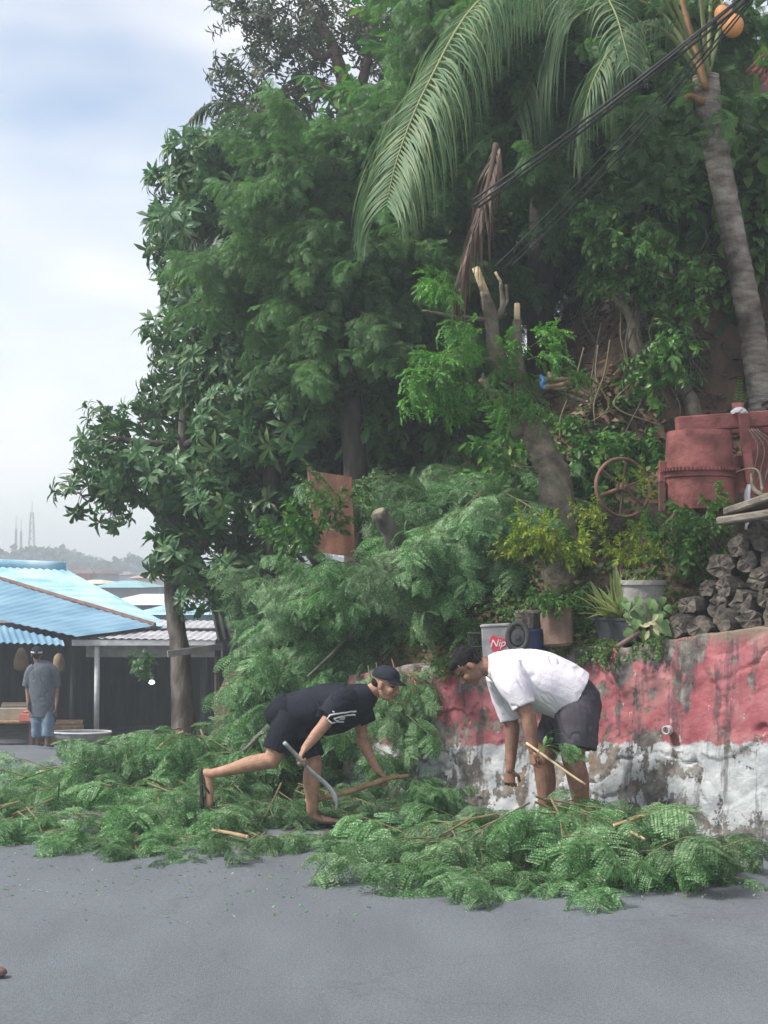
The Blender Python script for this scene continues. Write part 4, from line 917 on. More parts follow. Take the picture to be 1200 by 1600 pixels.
def mixer():
    D = 11.3; c = at(1093, 792, D); c[2] = c[2]-.02; k = D/FPX
    t = thing('concrete_mixer', 'rusty red concrete mixer drum in its frame above the stacked logs', 'mixer', c)
    r0 = 54*k
    prof = [(r0*.55, -.02), (r0*.98, 0), (r0*1.0, .235), (r0*1.06, .245), (r0*1.06, .285), (r0*1.0, .29), (r0*.98, .31), (r0*.94, .56), (r0*.9, .60), (r0*.84, .6), (r0*.84, .5)]
    part('drum', lathe(prof, 48, c), 'rust_red', t, smooth=False)
    gs = [lathe([(r0*1.03, .285), (r0*1.14, .285), (r0*1.14, .312), (r0*1.03, .312)], 60, c)]
    for q in range(64):
        a = q*2*np.pi/64; gs.append(box(c+[math.cos(a)*r0*1.16, math.sin(a)*r0*1.16, .298], (.014, .012, .026), rotz(a)))
    part('gear_ring', cat(gs), 'rust_red', t)
    f = [box(c+[r0*1.32, -.12, .3], (.07, .06, .86), roty(R(-5)), .006), box(c+[r0*1.9, .3, .3], (.07, .06, .86), None, .006)]
    part('frame_upright', f[0], 'rust_red', t); part('frame_upright', f[1], 'rust_red', t)
    part('frame_beam', box(c+[.3, .0, .685], (.95, .1, .12), roty(R(-4)), .008), 'rust_red', t)
    part('frame_beam', box(c+[.35, .32, .66], (.9, .08, .1), roty(R(-2)), .008), 'rust_red', t)
    part('hopper', cat([box(c+[r0*2.35, .12, .3], (.5, .03, .62), rotz(R(20)), .006), box(c+[r0*2.2, .3, .2], (.5, .03, .5), rotz(R(-30)), .006)]), 'rust_red', t)
    part('axle_bracket', cat([box(c+[-r0*1.12, -.05, .1], (.05, .05, .24), None, .004), box(c+[-r0*1.22, -.02, .06], (.14, .04, .03))]), 'rust', t)
    part('side_tab', box(c+[-r0*1.05, -.02, .24], (.07, .04, .26), None, .004), 'rust_red', t)
    part('base_block', box(c+[0.02, .12, -.36], (r0*1.9, r0*2.4, .7), None, .1), 'soil', t)
    # loose wires and rag on the frame
    for q in range(4):
        a = c+[r0*1.3+q*.02, -.17, .6]; part('loose_wire', loft([a, a+[.06+.03*q, -.02, -.15], a+[.03*q, -.03, -.42]], .005, seg=4, n=12), 'plank_old', t, smooth=True)
    part('rag', loft([c+[r0*1.28, -.17, .18], c+[r0*1.2, -.19, .1], c+[r0*1.22, -.19, -.06], c+[r0*1.16, -.19, -.16]], [.02, .03, .022, .012], [.008, .01, .008, .006], seg=6, n=10), 'white_paint', t, smooth=True)
    p = at(1153, 640, D-.02); pt = thing('small_pot', 'little brick-red pot with a white rag on the mixer frame', 'pot', p); part('pot_body', lathe([(.035, -.04), (.05, .05), (.044, .05), (.03, -.02)], 16, p), 'rust_red', pt, smooth=True)
    part('knotted_rag', loft([p+[-.06, -.04, -.03], p+[-.02, -.06, -.01], p+[.03, -.05, -.02], p+[.06, -.03, -.05]], [.015, .024, .024, .012], seg=7, n=10, wob=.12), 'white_paint', pt)
    L = [xf(blade(.05, .014, .3, .1, 2), rotz(s*R(65)) @ rotx(.2), (0.025+.022*q, 0, 0), 1-.07*q) for q in range(9) for s in (1, -1)]
    V, F = cat(L); Rm = basis((.05, -.15, 1), (0, 1, 0)); part('fern_frond', xf((V, F), Rm, p+[0, 0, .04], 1.0), 'leaf_sprout', pt)
    part('fern_frond', xf((V, F), basis((.5, -.2, .9), (0, 1, 0)), p+[.02, 0, .04], .7), 'leaf_sprout', pt)
mixer()
def wheel():
    D = 11.25; c = at(973, 762, D); t = thing('iron_wheel', 'rusty spoked iron wheel standing on the bank beside the mixer', 'wheel', c-[0, 0, .24]); k = D/FPX
    Rm = rotz(R(18)) @ rotx(R(-6)); th = np.linspace(0, 2*np.pi, 49); rw, rh = 40*k, 47*k
    pts = np.stack([np.cos(th)*.225, 0*th, np.sin(th)*.225], 1); part('rim', xf(loft(pts, .02, .014, side=(0, 1, 0), seg=8, cap=False), Rm, c), 'rust', t, smooth=True)
    part('hub', xf(loft([(0, -.05, 0), (0, .05, 0)], .035, seg=12), Rm, c), 'rust', t)
    for q in range(6):
        a = q*np.pi/3+.35; part('spoke', xf(loft([(0, 0, 0), (math.cos(a)*.22, 0, math.sin(a)*.22)], .009, seg=6), Rm, c), 'rust', t)
    part('axle', xf(loft([(0, -.08, 0), (.0, .35, .0)], .016, seg=8), Rm, c), 'rust', t)
wheel()
def logs():
    ORD = ['first', 'second', 'third', 'fourth', 'fifth', 'sixth']; RWN = ['lowest', 'second lowest', 'third', 'fourth', 'second highest', 'highest']
    rows = [(1.42, [1035, 1072, 1112, 1150, 1190, 1230]), (1.55, [1052, 1092, 1133, 1172, 1212]), (1.68, [1075, 1108, 1150, 1188, 1228]), (1.81, [1098, 1135, 1170, 1210]), (1.93, [1105, 1150, 1192, 1232]), (2.05, [1132, 1175, 1215])]
    for ri, (z, pxs) in enumerate(rows):
        for px in pxs:
            back = .12+.06*ri+rng.uniform(0, .06); r = rng.uniform(.07, .1); c = wp(px+rng.uniform(-6, 6), back, z+.08+rng.uniform(-.015, .015)+(wall_z(px)-1.42)*.9); yaw = rng.uniform(-.35, .35)
            d = np.array([*(-WN), 0]) @ rotz(yaw).T+np.array([0, 0, rng.uniform(-.12, .2)]); L = rng.uniform(.32, .5)
            P = np.array([c-d*L, c-d*L*.6, c-d*L*.25, c-d*.03, c]); n = 15
            th = np.linspace(0, 2*np.pi, n, endpoint=False); ph = rng.uniform(0, 6); prof = (np.abs(np.cos(th+ph))**3+np.abs(np.sin(th+ph)*rng.uniform(.9, 1.35))**3)**(-1/3)*(1+rng.normal(0, .06, n)); B = basis(d); V = []
            for i, p in enumerate(P):
                rr = r*prof*(1+rng.normal(0, .06, n))*(1 if i < 4 else .92); V += [p+B[:, 1]*math.cos(a)*q+B[:, 2]*math.sin(a)*q*.92+(d*rng.normal(0, .007) if i >= 3 else 0) for a, q in zip(th, rr)]
            V = np.array(V); i = np.arange(4)[:, None]*n; j = np.arange(n)[None]; j2 = (j+1) % n
            F = [np.stack([i+j, i+j2, i+n+j2, i+n+j], -1).reshape(-1, 4)]; jj = np.arange(n); ring = V[4*n:]; km = rng.uniform(.25, .8, (n, 1)); mid = ring*km+P[-1]*(1-km)+d*rng.normal(0, .006, (n, 1)); VE = np.vstack([ring, mid, P[-1]+d*rng.normal(0, .012)])
            E = [np.stack([jj, (jj+1) % n, n+(jj+1) % n, n+jj], -1), np.stack([np.full(n, 2*n), n+jj, n+(jj+1) % n], -1)]; col = ORD[pxs.index(px)]
            t = thing('weathered_log', 'rough weathered log, %s from the left in the %s row of the log stack' % (col, RWN[ri]), 'log', P[0], 'logs stacked above the red wall')
            part('bark', (V, F), 'log_dark', t); part('log_end', (VE, E), 'log_end', t)
    for px, z, L, yw, lab in ((1180, 2.2, .75, .25, 'broad weathered plank lying on top of the stacked logs'), (1155, 2.27, .5, -.3, 'short split plank across the wider one on the log stack')):
        c = wp(px, .3, z); t = thing('old_plank', lab, 'plank', c); V, F = box((0, 0, 0), (L, .2, .055), None, .012); V[:, 2] += .02*np.sin(V[:, 0]*9); part('board', xf((V, F), RW @ rotz(yw) @ roty(R(-8)), c), 'plank_old', t)
    for px, z, s, lab in ((1140, 2.42, 1, 'dry bent root lying on the plank beside the mixer'),):
        a = at(1165, 745, 10.6); t = thing('dry_root', lab, 'root', at(1195, 800, 10.6)); part('stem', loft([at(1173, 740, 10.6), at(1178, 765, 10.55), at(1195, 775, 10.5), at(1230, 785, 10.5)], [.008, .018, .024, .03], seg=7, n=14, wob=.05), 'bark_pale', t, smooth=True); part('root_fork', loft([at(1150, 738, 10.7), at(1170, 732, 10.6), at(1186, 738, 10.55), at(1192, 772, 10.5)], [.004, .007, .009, .012], seg=6, n=14), 'bark_pale', t, smooth=True)
logs()
def lathe_pot(c, rb, rt, h, m, t, name='pot_body', sx=1, sy=1, Rm=None, seg=28):
    V, F = lathe([(rb*.9, 0), (rb, .01), (rt*.97, h*.9), (rt*1.06, h*.9), (rt*1.06, h), (rt*.94, h), (rt*.9, h*.88), (.01, h*.86)], seg); V = V*[sx, sy, 1]; part(name, xf((V, F), Rm, c), m, t, smooth=False)
def pots():
    # black rectangular planter with striped strap leaves
    c = wp(945, .24, wall_z(945)+.0); c[2] = at(945, 1000, c[1])[2]
    t = thing('black_planter', 'black rectangular planter of striped strap-leaved plants on the wall', 'planter', c)
    Wt, Wb, h = .36, .30, .15
    V = np.array([(sx*w/2, sy*w*.25, z) for w, z in ((Wb, 0), (Wt, h), (Wt+.03, h), (Wt+.03, h+.018), (Wt-.015, h+.018), (Wt-.02, h-.02)) for sx, sy in ((-1, -1), (1, -1), (1, 1), (-1, 1))]); F = [np.array([[4*k+j, 4*k+(j+1) % 4, 4*k+4+(j+1) % 4, 4*k+4+j] for k in range(5) for j in range(4)]+[[20, 21, 22, 23], [3, 2, 1, 0]])]
    part('trough', xf((V, F), RW @ rotx(R(4)), c), 'black_plastic', t)
    part('potting_soil', xf(box((0, 0, h-.02), (Wt-.04, .13, .02)), RW, c), 'soil', t)
    sp = thing('striped_plant', 'spiky plant with cream-edged striped leaves in the black planter', 'plant', c+[0, 0, h])
    for k in range(34):
        a = rng.uniform(-1.35, 1.05); L = rng.uniform(.2, .42); d = np.array([math.sin(a)*.9, -.25+rng.uniform(-.3, .2), abs(math.cos(a))+.15]); p = c+(RW @ np.array([rng.uniform(-.15, .06), rng.uniform(-.04, .04), h]))
        sh = ([0, .2, .6, .9, 1], [.6, .9, 1, .6, .03]); W = rng.uniform(.026, .04)
        lf = part('strap_leaf', xf(blade(L, W, rng.uniform(.1, .8), .35, 5, sh), basis(d) , p), 'leaf_stripe', sp); V, F = blade(L*.99, W*.3, .3, .35, 5, sh)
        g = blade(L, W*1.25, .0, .35, 5, sh)
        e1 = part('pale_edge', xf((blade(L*.96, W*.28, .1, .1, 5, sh)[0]+[0.005, W*.45, .0045+W*.1], blade(L, W, 0, 0, 5, sh)[1]), basis(d), p), 'leaf_cream', lf, world=False); e1.data.transform(Matrix.Translation(-Vector(sp.location)))
    for px, py, L, W, lean in ((915, 905, .36, .06, .12), (888, 940, .26, .05, -.35)):
        p = c+(RW @ np.array([-.06 if px > 900 else -.12, 0, h])); part('broad_blade', xf(blade(L+.05, W, .1, .4, 7, ([0, .2, .5, .8, 1], [.5, .8, 1, .6, .02])), basis((lean-.12, -.1, 1), (0, -1, .2)), p), 'leaf_stripe', sp)
    s2 = thing('leafy_seedling', 'small green broad-leaved seedling at the end of the black planter', 'plant', c+[0, 0, h])
    p = c+(RW @ np.array([.09, -.02, h])); part('stem', loft([p, p+[0, -.02, .12]], .005, seg=5), 'rachis_green', s2)
    for k in range(9): part('leaf', xf(BRO[k % 5], rotz(k*2.4) @ roty(rng.uniform(-.3, .3)), p+[0, -.02, .05+.01*k], .6), 'leaf_shrub', s2)
    # grey concrete pot with caladium
    c = at(1005, 968, 10.5); t = thing('concrete_pot', 'round grey concrete pot on the wall beside the stacked logs', 'pot', c-[0, 0, .05]); lathe_pot(c-[0, 0, .05], .12, .155, .33, 'concrete', t)
    ca = thing('caladium', 'caladium with heart-shaped green leaves hanging before the grey pot', 'plant', c+[0, -.16, -.05])
    HS = ([0, .12, .35, .7, 1], [.55, 1, .95, .45, .02])
    for k in range(26):
        px, py = rng.uniform(972, 1040), rng.uniform(930, 990); part('leaf', xf(blade(.1, .085, .6, .15, 4, HS), basis((rng.uniform(-.5, .5), -.5, -rng.uniform(.3, 1.1)), (0, -1, .3)), at(px, py, 10.27+rng.uniform(-.04, .05)), rng.uniform(.6, 1.1)), 'leaf_caladium', ca)
    for k in range(7): a = at(rng.uniform(985, 1030), 985, 10.35); part('stalk', loft([at(1005, 1000, 10.35), a+[0, 0, .02], a+[0, -.05, .12]], .004, seg=4, n=6), 'rachis_green', ca)
    wl_ = thing('pale_dried_plant', 'withered pale leaves at the foot of the grey pot', 'plant', at(1010, 1000, 10.2))
    for k in range(7): part('leaf', xf(BRO[k % 5], basis((rng.uniform(-.6, .6), -.3, rng.uniform(-.8, .5)), (0, -1, .3)), at(rng.uniform(1000, 1022), rng.uniform(970, 990), 10.2), .5), 'leaf_cream', wl_)
    # tree fern stem pot (terracotta slab) and dark drum pot
    c = at(872, 1010, 10.72); t = thing('clay_planter', 'tall reddish-brown clay planter beside the black one', 'planter', c); V, F = lathe([(.1, 0), (.12, .02), (.125, .2), (.12, .29), (.105, .29), (.1, .22)], 12); part('planter_body', xf((V*[1, .8, 1], F), RW @ roty(R(-4)), c), 'terracotta', t)
    bush('shrub', c+[0, 0, .28], 4, .06, .35, 'potted_plant', 'small dark leafy plant growing in the clay planter', 'plant')
    c = at(826, 985, 10.95); t = thing('mud_pot', 'mud-grey square pot on the navy tub', 'pot', c); V, F = box((0, 0, .075), (.17, .16, .15), None, .02); V[:, :2] *= (1+.15*(V[:, 2:3]-.07)/.07*.5); part('pot_body', xf((V, F), RW, c), 'mud', t)
    bush('creep', c+[0, 0, .15], 4, .05, .4, 'potted_plant', 'weedy plant growing in the mud-grey pot', 'plant')
    c = at(822, 1018, 10.85); t = thing('navy_tub', 'dark navy plastic tub behind the white-shirted man', 'tub', c); lathe_pot(c+[0, 0, -.02], .13, .16, .19, 'navy', t)
    c = at(809, 995, 10.55); t = thing('rubber_wheel', 'small black rubber wheel leaning against the lettered crate', 'wheel', c-[0, 0, .09]); Rm = RW @ rotz(R(25)) @ rotx(R(-8)); th = np.linspace(0, 2*np.pi, 33)
    part('tyre', xf(loft(np.stack([np.cos(th)*.072, 0*th, np.sin(th)*.095], 1), .026, .02, side=(0, 1, 0), seg=8, cap=False), Rm, c), 'rubber', t, smooth=True); V, F = lathe([(.055, -.01), (.05, .008), (.02, .014), (.018, .024)], 20); part('hub', xf((V*[1, 1.25, 1], F), Rm @ rotx(R(90)), c), 'rubber', t)
    # lettered crate
    c = at(776, 1002, 10.8); t = thing('lettered_crate', 'pale grey crate with red splash and white lettering on the wall', 'crate', c-[0, 0, .11]); Rm = RW @ rotz(R(32)) @ roty(R(-3))
    part('crate_body', xf(box((0, 0, 0), (.2, .16, .22), None, .006), Rm, c), 'crate_grey', t); part('lid', xf(box((0, 0, .117), (.215, .17, .02), None, .005), Rm, c), 'crate_grey', t)
    n = 22; th = np.linspace(0, 2*np.pi, n, endpoint=False); rr = .055*(1+.25*np.sin(3*th+1)+.12*np.sin(7*th)); V = np.concatenate([np.stack([np.cos(th)*rr*1.2+.02, 0*th-.0825, np.sin(th)*rr-.015], 1), np.stack([np.cos(th)*rr*1.2+.02, 0*th-.0795, np.sin(th)*rr-.015], 1), [[.02, -.0825, -.015]]])
    j = np.arange(n); F = [np.stack([j, (j+1) % n, n+(j+1) % n, n+j], 1), np.stack([np.full(n, 2*n), (j+1) % n, j], 1)]; part('red_splash', xf((V, F), Rm, c), 'splash_red', t)
    fc = bpy.data.curves.new('lettering', 'FONT'); fc.body = 'Nip'; fc.size = .075; fc.shear = .35; fc.extrude = .001; fo = bpy.data.objects.new('lettering', fc); COL.objects.link(fo); dg = bpy.context.evaluated_depsgraph_get(); me = bpy.data.meshes.new_from_object(fo.evaluated_get(dg)); bpy.data.objects.remove(fo)
    me.materials.clear(); me.materials.append(M['white_ink']); lo = obj('lettering', me, t); place(lo, c-np.array(t.location)+Rm @ np.array([-.045, -.0845, -.035]), Rm @ rotx(R(90)))
    c = at(752, 1010, 10.95); t = thing('black_mesh_basket', 'dark open mesh basket beside the lettered crate', 'basket', c-[0, 0, .09]); gs = []
    for k in range(16):
        a = k*2*np.pi/16; gs.append(loft([c+[math.cos(a)*.08, math.sin(a)*.07, -.09], c+[math.cos(a)*.1, math.sin(a)*.09, .1]], .004, seg=4))
    th = np.linspace(0, 2*np.pi, 25); part('mesh_side', cat(gs), 'rubber', t)
    for z, r in ((-.09, .08), (.0, .09), (.1, .1)): part('hoop', loft(np.stack([c[0]+np.cos(th)*r, c[1]+np.sin(th)*r*.88, 0*th+c[2]+z], 1), .006, seg=5, cap=False), 'rubber', t)
    # cut pole lying by the planter
    t = thing('short_pole', 'short brown stick lying on the wall below the grey pot', 'stick', at(975, 1005, 10.2)); part('stem', loft([at(965, 1010, 10.15), at(1000, 988, 10.25)], [.018, .016], seg=8), 'bark_red', t, smooth=True)
pots()
for px, py, n, sc, lab in ((835, 850, 22, .55, 'yellow-green leafy bush spilling over the bank above the pots'), (1008, 750, 4, .34, 'lime-green climbing shoots beside the iron wheel'), (1000, 860, 9, .42, 'lime-green bush growing behind the grey concrete pot'), (950, 800, 5, .36, 'small yellow-green plant below the iron wheel')):
    p = at(px, py, 10.95 if px < 900 else 10.75); bush('lime', p-[0, 0, .15], n, .22 if n > 20 else .14, sc, 'lime_bush', lab, 'bush', None, 1.0)
for k in range(24):
    px = rng.uniform(640, 1010); p = wp(px, rng.uniform(.12, .35), wall_z(px)+.02); bush('creep', p, 4, .1, .42, 'trailing_weed', 'small trailing weed along the top of the wall', 'weed', 'weeds along the top of the wall', .35, .25)
for k in range(10):
    px, py = rng.uniform(1040, 1110), rng.uniform(800, 880); bush(['creep', 'shrub'][k % 2], at(px, py, 10.85)-[0, 0, .05], 4, .09, .4, 'low_weed', 'straggly weed on the earth below the mixer drum', 'weed', 'weeds below the mixer drum', .7)
# grey and rusty sheets
def sheets():
    t = thing('rusty_sheet', 'upright rust-brown metal sheet among the trees on the bank', 'metal sheet', at(510, 860, 13.2))
    part('panel', corrugated(at(484, 735, 13.4), at(548, 745, 13.0), at(552, 870, 12.9), at(490, 862, 13.2), 3, .02, 6), mat('rust_sheet', (.05, .026, .02), (.15, .066, .042), .95, 3, .5), t, smooth=True)
    part('frame_post', loft([at(484, 730, 13.45), at(491, 870, 13.25)], .025, seg=6), 'rust', t)
    t = thing('grey_corrugated_sheet', 'grey corrugated sheet leaning behind the roadside tree', 'metal sheet', at(350, 1000, 16.8))
    part('panel', corrugated(at(322, 915, 17.2), at(400, 925, 17.4), at(410, 990, 17.2), at(340, 1002, 16.9), 7, .03, 5), mat('grey_sheet', (.2, .2, .2), (.33, .33, .33), .7, 3, .3), t, smooth=True)
    t = thing('cross_plank', 'grey plank nailed across beside the roadside tree trunk', 'plank', at(262, 1020, 16.0)); part('board', box((at(262, 1022, 16.0)+at(348, 1010, 16.2))/2, (np.linalg.norm(at(262, 1022, 16.0)-at(348, 1010, 16.2)), .04, .07), basis(at(348, 1010, 16.2)-at(262, 1022, 16.0))), 'grey_beam', t)
    part('support_post', loft([at(340, 1012, 16.2), np.append(at(340, 1012, 16.2)[:2], float(H(*at(340, 1012, 16.2)[:2]))-.1)], .035, seg=7), 'bark', t)
sheets()
bush('creep', at(532, 800, 12.75), 9, .16, .6, 'climbing_weed', 'leafy weed climbing over the edge of the rusty sheet', 'weed', None, .9)
bush('shrub', at(505, 850, 12.7), 7, .14, .5, 'climbing_weed', 'leafy weed at the foot of the rusty sheet', 'weed', None, .7)
# red-roofed house at the upper edge
def hill_house():
    D = 13.6; t = thing('hill_house', 'corner of a hillside house with dark red roof and wooden fascia', 'house', at(1300, 500, D+1.5)); M['red_roof'] = mat('red_roof', (.1, .018, .024), (.15, .032, .036), .6, 3, .2); M['fascia'] = mat('fascia', (.22, .13, .11), (.32, .2, .17), .8, 6, .3)
    part('roof', corrugated(at(1128, 148, D), at(1400, 150, D), at(1500, -30, D+3), at(1238, 38, D+2.2), 22, .03, 6), 'red_roof', t, smooth=True)
    a, b = at(1151, 138, D-.05), at(1400, 138, D-.05); part('fascia_beam', box((a+b)/2-[0, 0, .015], (b[0]-a[0], .05, .1), None, .006), 'fascia', t)
    part('wall', box(at(1330, 300, D+1.2), (1.3, 1.6, 2.4)), 'terracotta', t); part('post', loft([at(1222, 140, D+.2), at(1222, 520, D+.2)], .05, seg=8), 'bark_dark', t)
hill_house()
# overhead cables
for k, (a, b, sag) in enumerate([((1150, -10, 9.5), (740, 312, 11.4), .06), ((1146, -8, 9.52), (742, 320, 11.4), .075), ((1160, -6, 9.5), (748, 324, 11.4), .06), ((1140, 10, 9.6), (770, 420, 11.6), .08), ((1146, 8, 9.6), (780, 426, 11.6), .11), ((1150, 4, 9.6), (800, 415, 11.6), .14)]):
    p, q = at(*a), at(*b); p = p+(p-q)*.5; u = np.linspace(0, 1, 30)[:, None]; C = p*(1-u)+q*u; C[:, 2] -= (sag*4*u*(1-u))[:, 0]
    t = thing('overhead_cable', ['topmost black cable of the upper overhead bundle', 'middle black cable of the upper overhead bundle', 'lowest black cable of the upper overhead bundle', 'topmost cable of the lower overhead bundle', 'middle cable of the lower overhead bundle', 'lowest sagging cable of the lower overhead bundle'][k], 'cable', p, 'overhead cables'); part('wire', loft(C, .009 if k < 3 else .006, seg=6), 'rubber', t, smooth=True)
p = at(1138, 6, 9.6); t = thing('cable_clamp', 'small white clamp where the overhead cables meet', 'clamp', p); part('clamp_body', box(p, (.07, .04, .03), roty(R(35)), .006), 'white_paint', t); part('tie', loft([p, p+[.05, 0, .05]], .006, seg=5), 'white_paint', t)
# stone at the road edge of the picture
p = np.array([at(-4, 1522, 6.6)[0], 6.6, .01]); st = ball((0, 0, .02), (.045, .035, .025), None, 12, 8); V, F = st; V = V+fbm(V*30, 3)[:, None]*.004; tag(obj('road_stone', mesh('road_stone', (V, F), 'bark_red', smooth=True), None, p), 'small brown stone lying on the bare road', 'stone')
# ------------------------------------------------------------------ people
def skinmat(name, c): 
    m = mat(name, tuple(v*.78 for v in c), tuple(v*1.15 for v in c), .6, 22, .25, 160, spec=.3); m.node_tree.nodes['Principled BSDF'].inputs['Subsurface Weight'].default_value = 0; return m
M['skin_tan'] = skinmat('skin_tan', (.37, .21, .145)); M['skin_brown'] = skinmat('skin_brown', (.25, .135, .095)); M['skin_dark'] = skinmat('skin_dark', (.2, .115, .085))
M['hair'] = mat('hair', (.008, .008, .009), (.02, .018, .018), .8, 60, .6, 140, spec=.12, stretch=(1, 1, .3)); M['eye'] = mat('eye', (.02, .015, .012), (.03, .02, .015), .3, 5, 0); M['lip'] = mat('lip', (.22, .09, .075), (.27, .11, .09), .5, 9, 0)
def cloth(name, c1, c2): return mat(name, c1, c2, .9, 7, .25, 90, spec=.15)
M['tee_black'] = cloth('tee_black', (.011, .013, .02), (.02, .023, .033)); M['shorts_black'] = cloth('shorts_black', (.01, .012, .018), (.017, .02, .03)); M['tee_white'] = cloth('tee_white', (.66, .64, .72), (.78, .75, .8)); M['shorts_grey'] = cloth('shorts_grey', (.05, .046, .06), (.08, .073, .09))
M['tee_grey'] = cloth('tee_grey', (.085, .1, .125), (.13, .145, .17)); M['denim'] = cloth('denim', (.11, .17, .25), (.2, .27, .36)); M['cap_black'] = cloth('cap_black', (.014, .016, .024), (.026, .03, .042)); M['sole'] = mat('sole', (.02, .02, .022), (.04, .04, .043), .8, 9, .2)
M['steel'] = mat('steel', (.3, .31, .33), (.45, .46, .48), .4, 12, .15, metal=.7)
def remesh(g, voxel, it=4, fac=.5):
    me = mesh('tmp', g, 'hair'); o = bpy.data.objects.new('tmp', me); COL.objects.link(o)
    r = o.modifiers.new('r', 'REMESH'); r.mode = 'VOXEL'; r.voxel_size = voxel; s = o.modifiers.new('s', 'SMOOTH'); s.factor = fac; s.iterations = it
    dg = bpy.context.evaluated_depsgraph_get(); m2 = bpy.data.meshes.new_from_object(o.evaluated_get(dg)); n = len(m2.vertices)
    V = np.zeros(n*3, np.float32); m2.vertices.foreach_get('co', V); li = np.zeros(len(m2.loops), np.int32); m2.loops.foreach_get('vertex_index', li); tot = np.zeros(len(m2.polygons), np.int32); m2.polygons.foreach_get('loop_total', tot); st = np.zeros(len(tot), np.int32); m2.polygons.foreach_get('loop_start', st)
    F = [li[st[tot == k][:, None]+np.arange(k)] for k in (3, 4) if (tot == k).any()]
    bpy.data.objects.remove(o); bpy.data.meshes.remove(m2); bpy.data.meshes.remove(me)
    return V.reshape(-1, 3).astype(float), F
def normals(V, F):
    N = np.zeros_like(V)
    for f in F:
        n = np.cross(V[f[:, 2]]-V[f[:, 0]], V[f[:, -1]]-V[f[:, 1]])
        for k in range(f.shape[1]): np.add.at(N, f[:, k], n)
    return N/(np.linalg.norm(N, axis=1)[:, None]+1e-12)
def limb(P, r, n=None): return loft(P, r, seg=16, n=n or len(P)*5, round_ends=True)
def hand(w, d, pn, curl=(.4, .5, .4), thumb=1, s=1.0, spread=.16):
    """w wrist, d pointing from wrist to knuckles, pn palm-facing direction, thumb=+1/-1 which side"""
    d = np.asarray(d, float); d /= np.linalg.norm(d); pn = np.asarray(pn, float); pn = pn-d*np.dot(pn, d); pn /= np.linalg.norm(pn); a = np.cross(d, pn)*thumb; gs = []
    gs.append(loft([w-d*.02*s, w+d*.03*s, w+d*.085*s], np.array([.026, .036, .042])*s, np.array([.02, .018, .014])*s, side=a, seg=14, n=8, round_ends=True))
    for k, (o, l) in enumerate(((.031, .068), (.0105, .078), (-.0105, .072), (-.031, .058))):
        p = w+d*.085*s+a*o*s; dd = d*math.cos(spread*o/.03)+a*math.sin(spread*o/.03); pts = [p-dd*.01*s]; ang = 0
        for q, fr in enumerate((.45, .32, .23)):
            ang += curl[q]*(1+.08*k); v = dd*math.cos(ang)+pn*math.sin(ang); p = p+v*l*fr*s; pts.append(p)
        gs.append(loft(pts, np.array([.0095, .009, .0085, .0075])*s, seg=9, n=10, round_ends=True))
    p = w+d*.022*s+a*.03*s; v = a*.7+d*.6+pn*.35; v /= np.linalg.norm(v); v2 = d*.8+a*.15+pn*.6; v2 /= np.linalg.norm(v2)
    gs.append(loft([p, p+v*.035*s, p+v*.035*s+v2*.026*s, p+v*.035*s+v2*.045*s], np.array([.013, .0115, .0105, .0085])*s, seg=9, n=9, round_ends=True)); return gs
def head_geo(c, f, u, s=1.0):
    f = np.asarray(f, float); f /= np.linalg.norm(f); u = np.asarray(u, float); u = u-f*np.dot(u, f); u /= np.linalg.norm(u); B = np.stack([f, np.cross(u, f), u], 1)
    gs = [ball((-.012, 0, .032), (.097, .075, .082)), ball((.022, 0, -.03), (.07, .06, .085)), ball((.035, 0, -.078), (.046, .047, .036)), ball((.07, 0, -.1), (.018, .02, .015)), loft([(.086, 0, .012), (.1, 0, -.012), (.109, 0, -.034)], [.009, .011, .015], seg=10, n=7, round_ends=True),
          ball((.078, 0, .02), (.018, .046, .011)), ball((.092, 0, -.058), (.01, .022, .007)), ball((.09, 0, -.069), (.01, .019, .007))]
    for y in (-1, 1): gs += [ball((.063, y*.034, -.03), (.028, .022, .026)), ball((-.006, y*.075, -.012), (.02, .011, .032)), ball((.101, y*.012, -.036), (.009, .008, .007))]
    return [xf(g, B, c, s) for g in gs], B
def person(label, base_pt, limbs, hands_, head, skin, clothes, extras=None, voxel=.0045):
    t = thing('person', label, 'person', base_pt); gs = [limb(P, r) for P, r in limbs]
    for h in hands_: gs += hand(*h[0], **h[1])
    hc, hf, hu, hs = head; hg, B = head_geo(hc, hf, hu, hs); gs += hg
    V, F = remesh(cat(gs), voxel, 3, .5)
    L = (V-hc) @ B/hs; mi = []
    for f in F:
        c = L[f].mean(1); x, y, z = c.T; ay = np.abs(y); m = np.zeros(len(f), int)
        ok = x > .05
        m[ok & (((ay-.031)/.0155)**2+((z-.0)/.0075)**2 < 1)] = 1; m[ok & (((ay-.033)/.022)**2+((z-.022+.1*(ay-.03)**1)/.0052)**2 < 1)] = 2; m[ok & ((ay/.023)**2+((z+.0635)/.0105)**2 < 1)] = 3
        mi.append(m)
    part('body', (V, F), [skin, 'eye', 'hair', 'lip'], t, np.concatenate(mi), True)
    for nm, geo, m, vox, amp, it in clothes:
        V, F = remesh(cat(geo), vox, it, .5); N = normals(V, F); V = V+N*((fbm(V*8, 3)*.55-1.5*np.exp(-(fbm(V @ rotz(.5).T @ roty(.6).T*np.array([11, 5, 4.5])+4, 2)/.13)**2)+.6*np.exp(-(fbm(V @ rotz(.5).T @ roty(.6).T*np.array([11, 5, 4.5])+4.12, 2)/.16)**2))*amp)[:, None]
        part(nm, (V, F), m, t, smooth=True)
    if extras: extras(t, B, hc, hs)
    return t
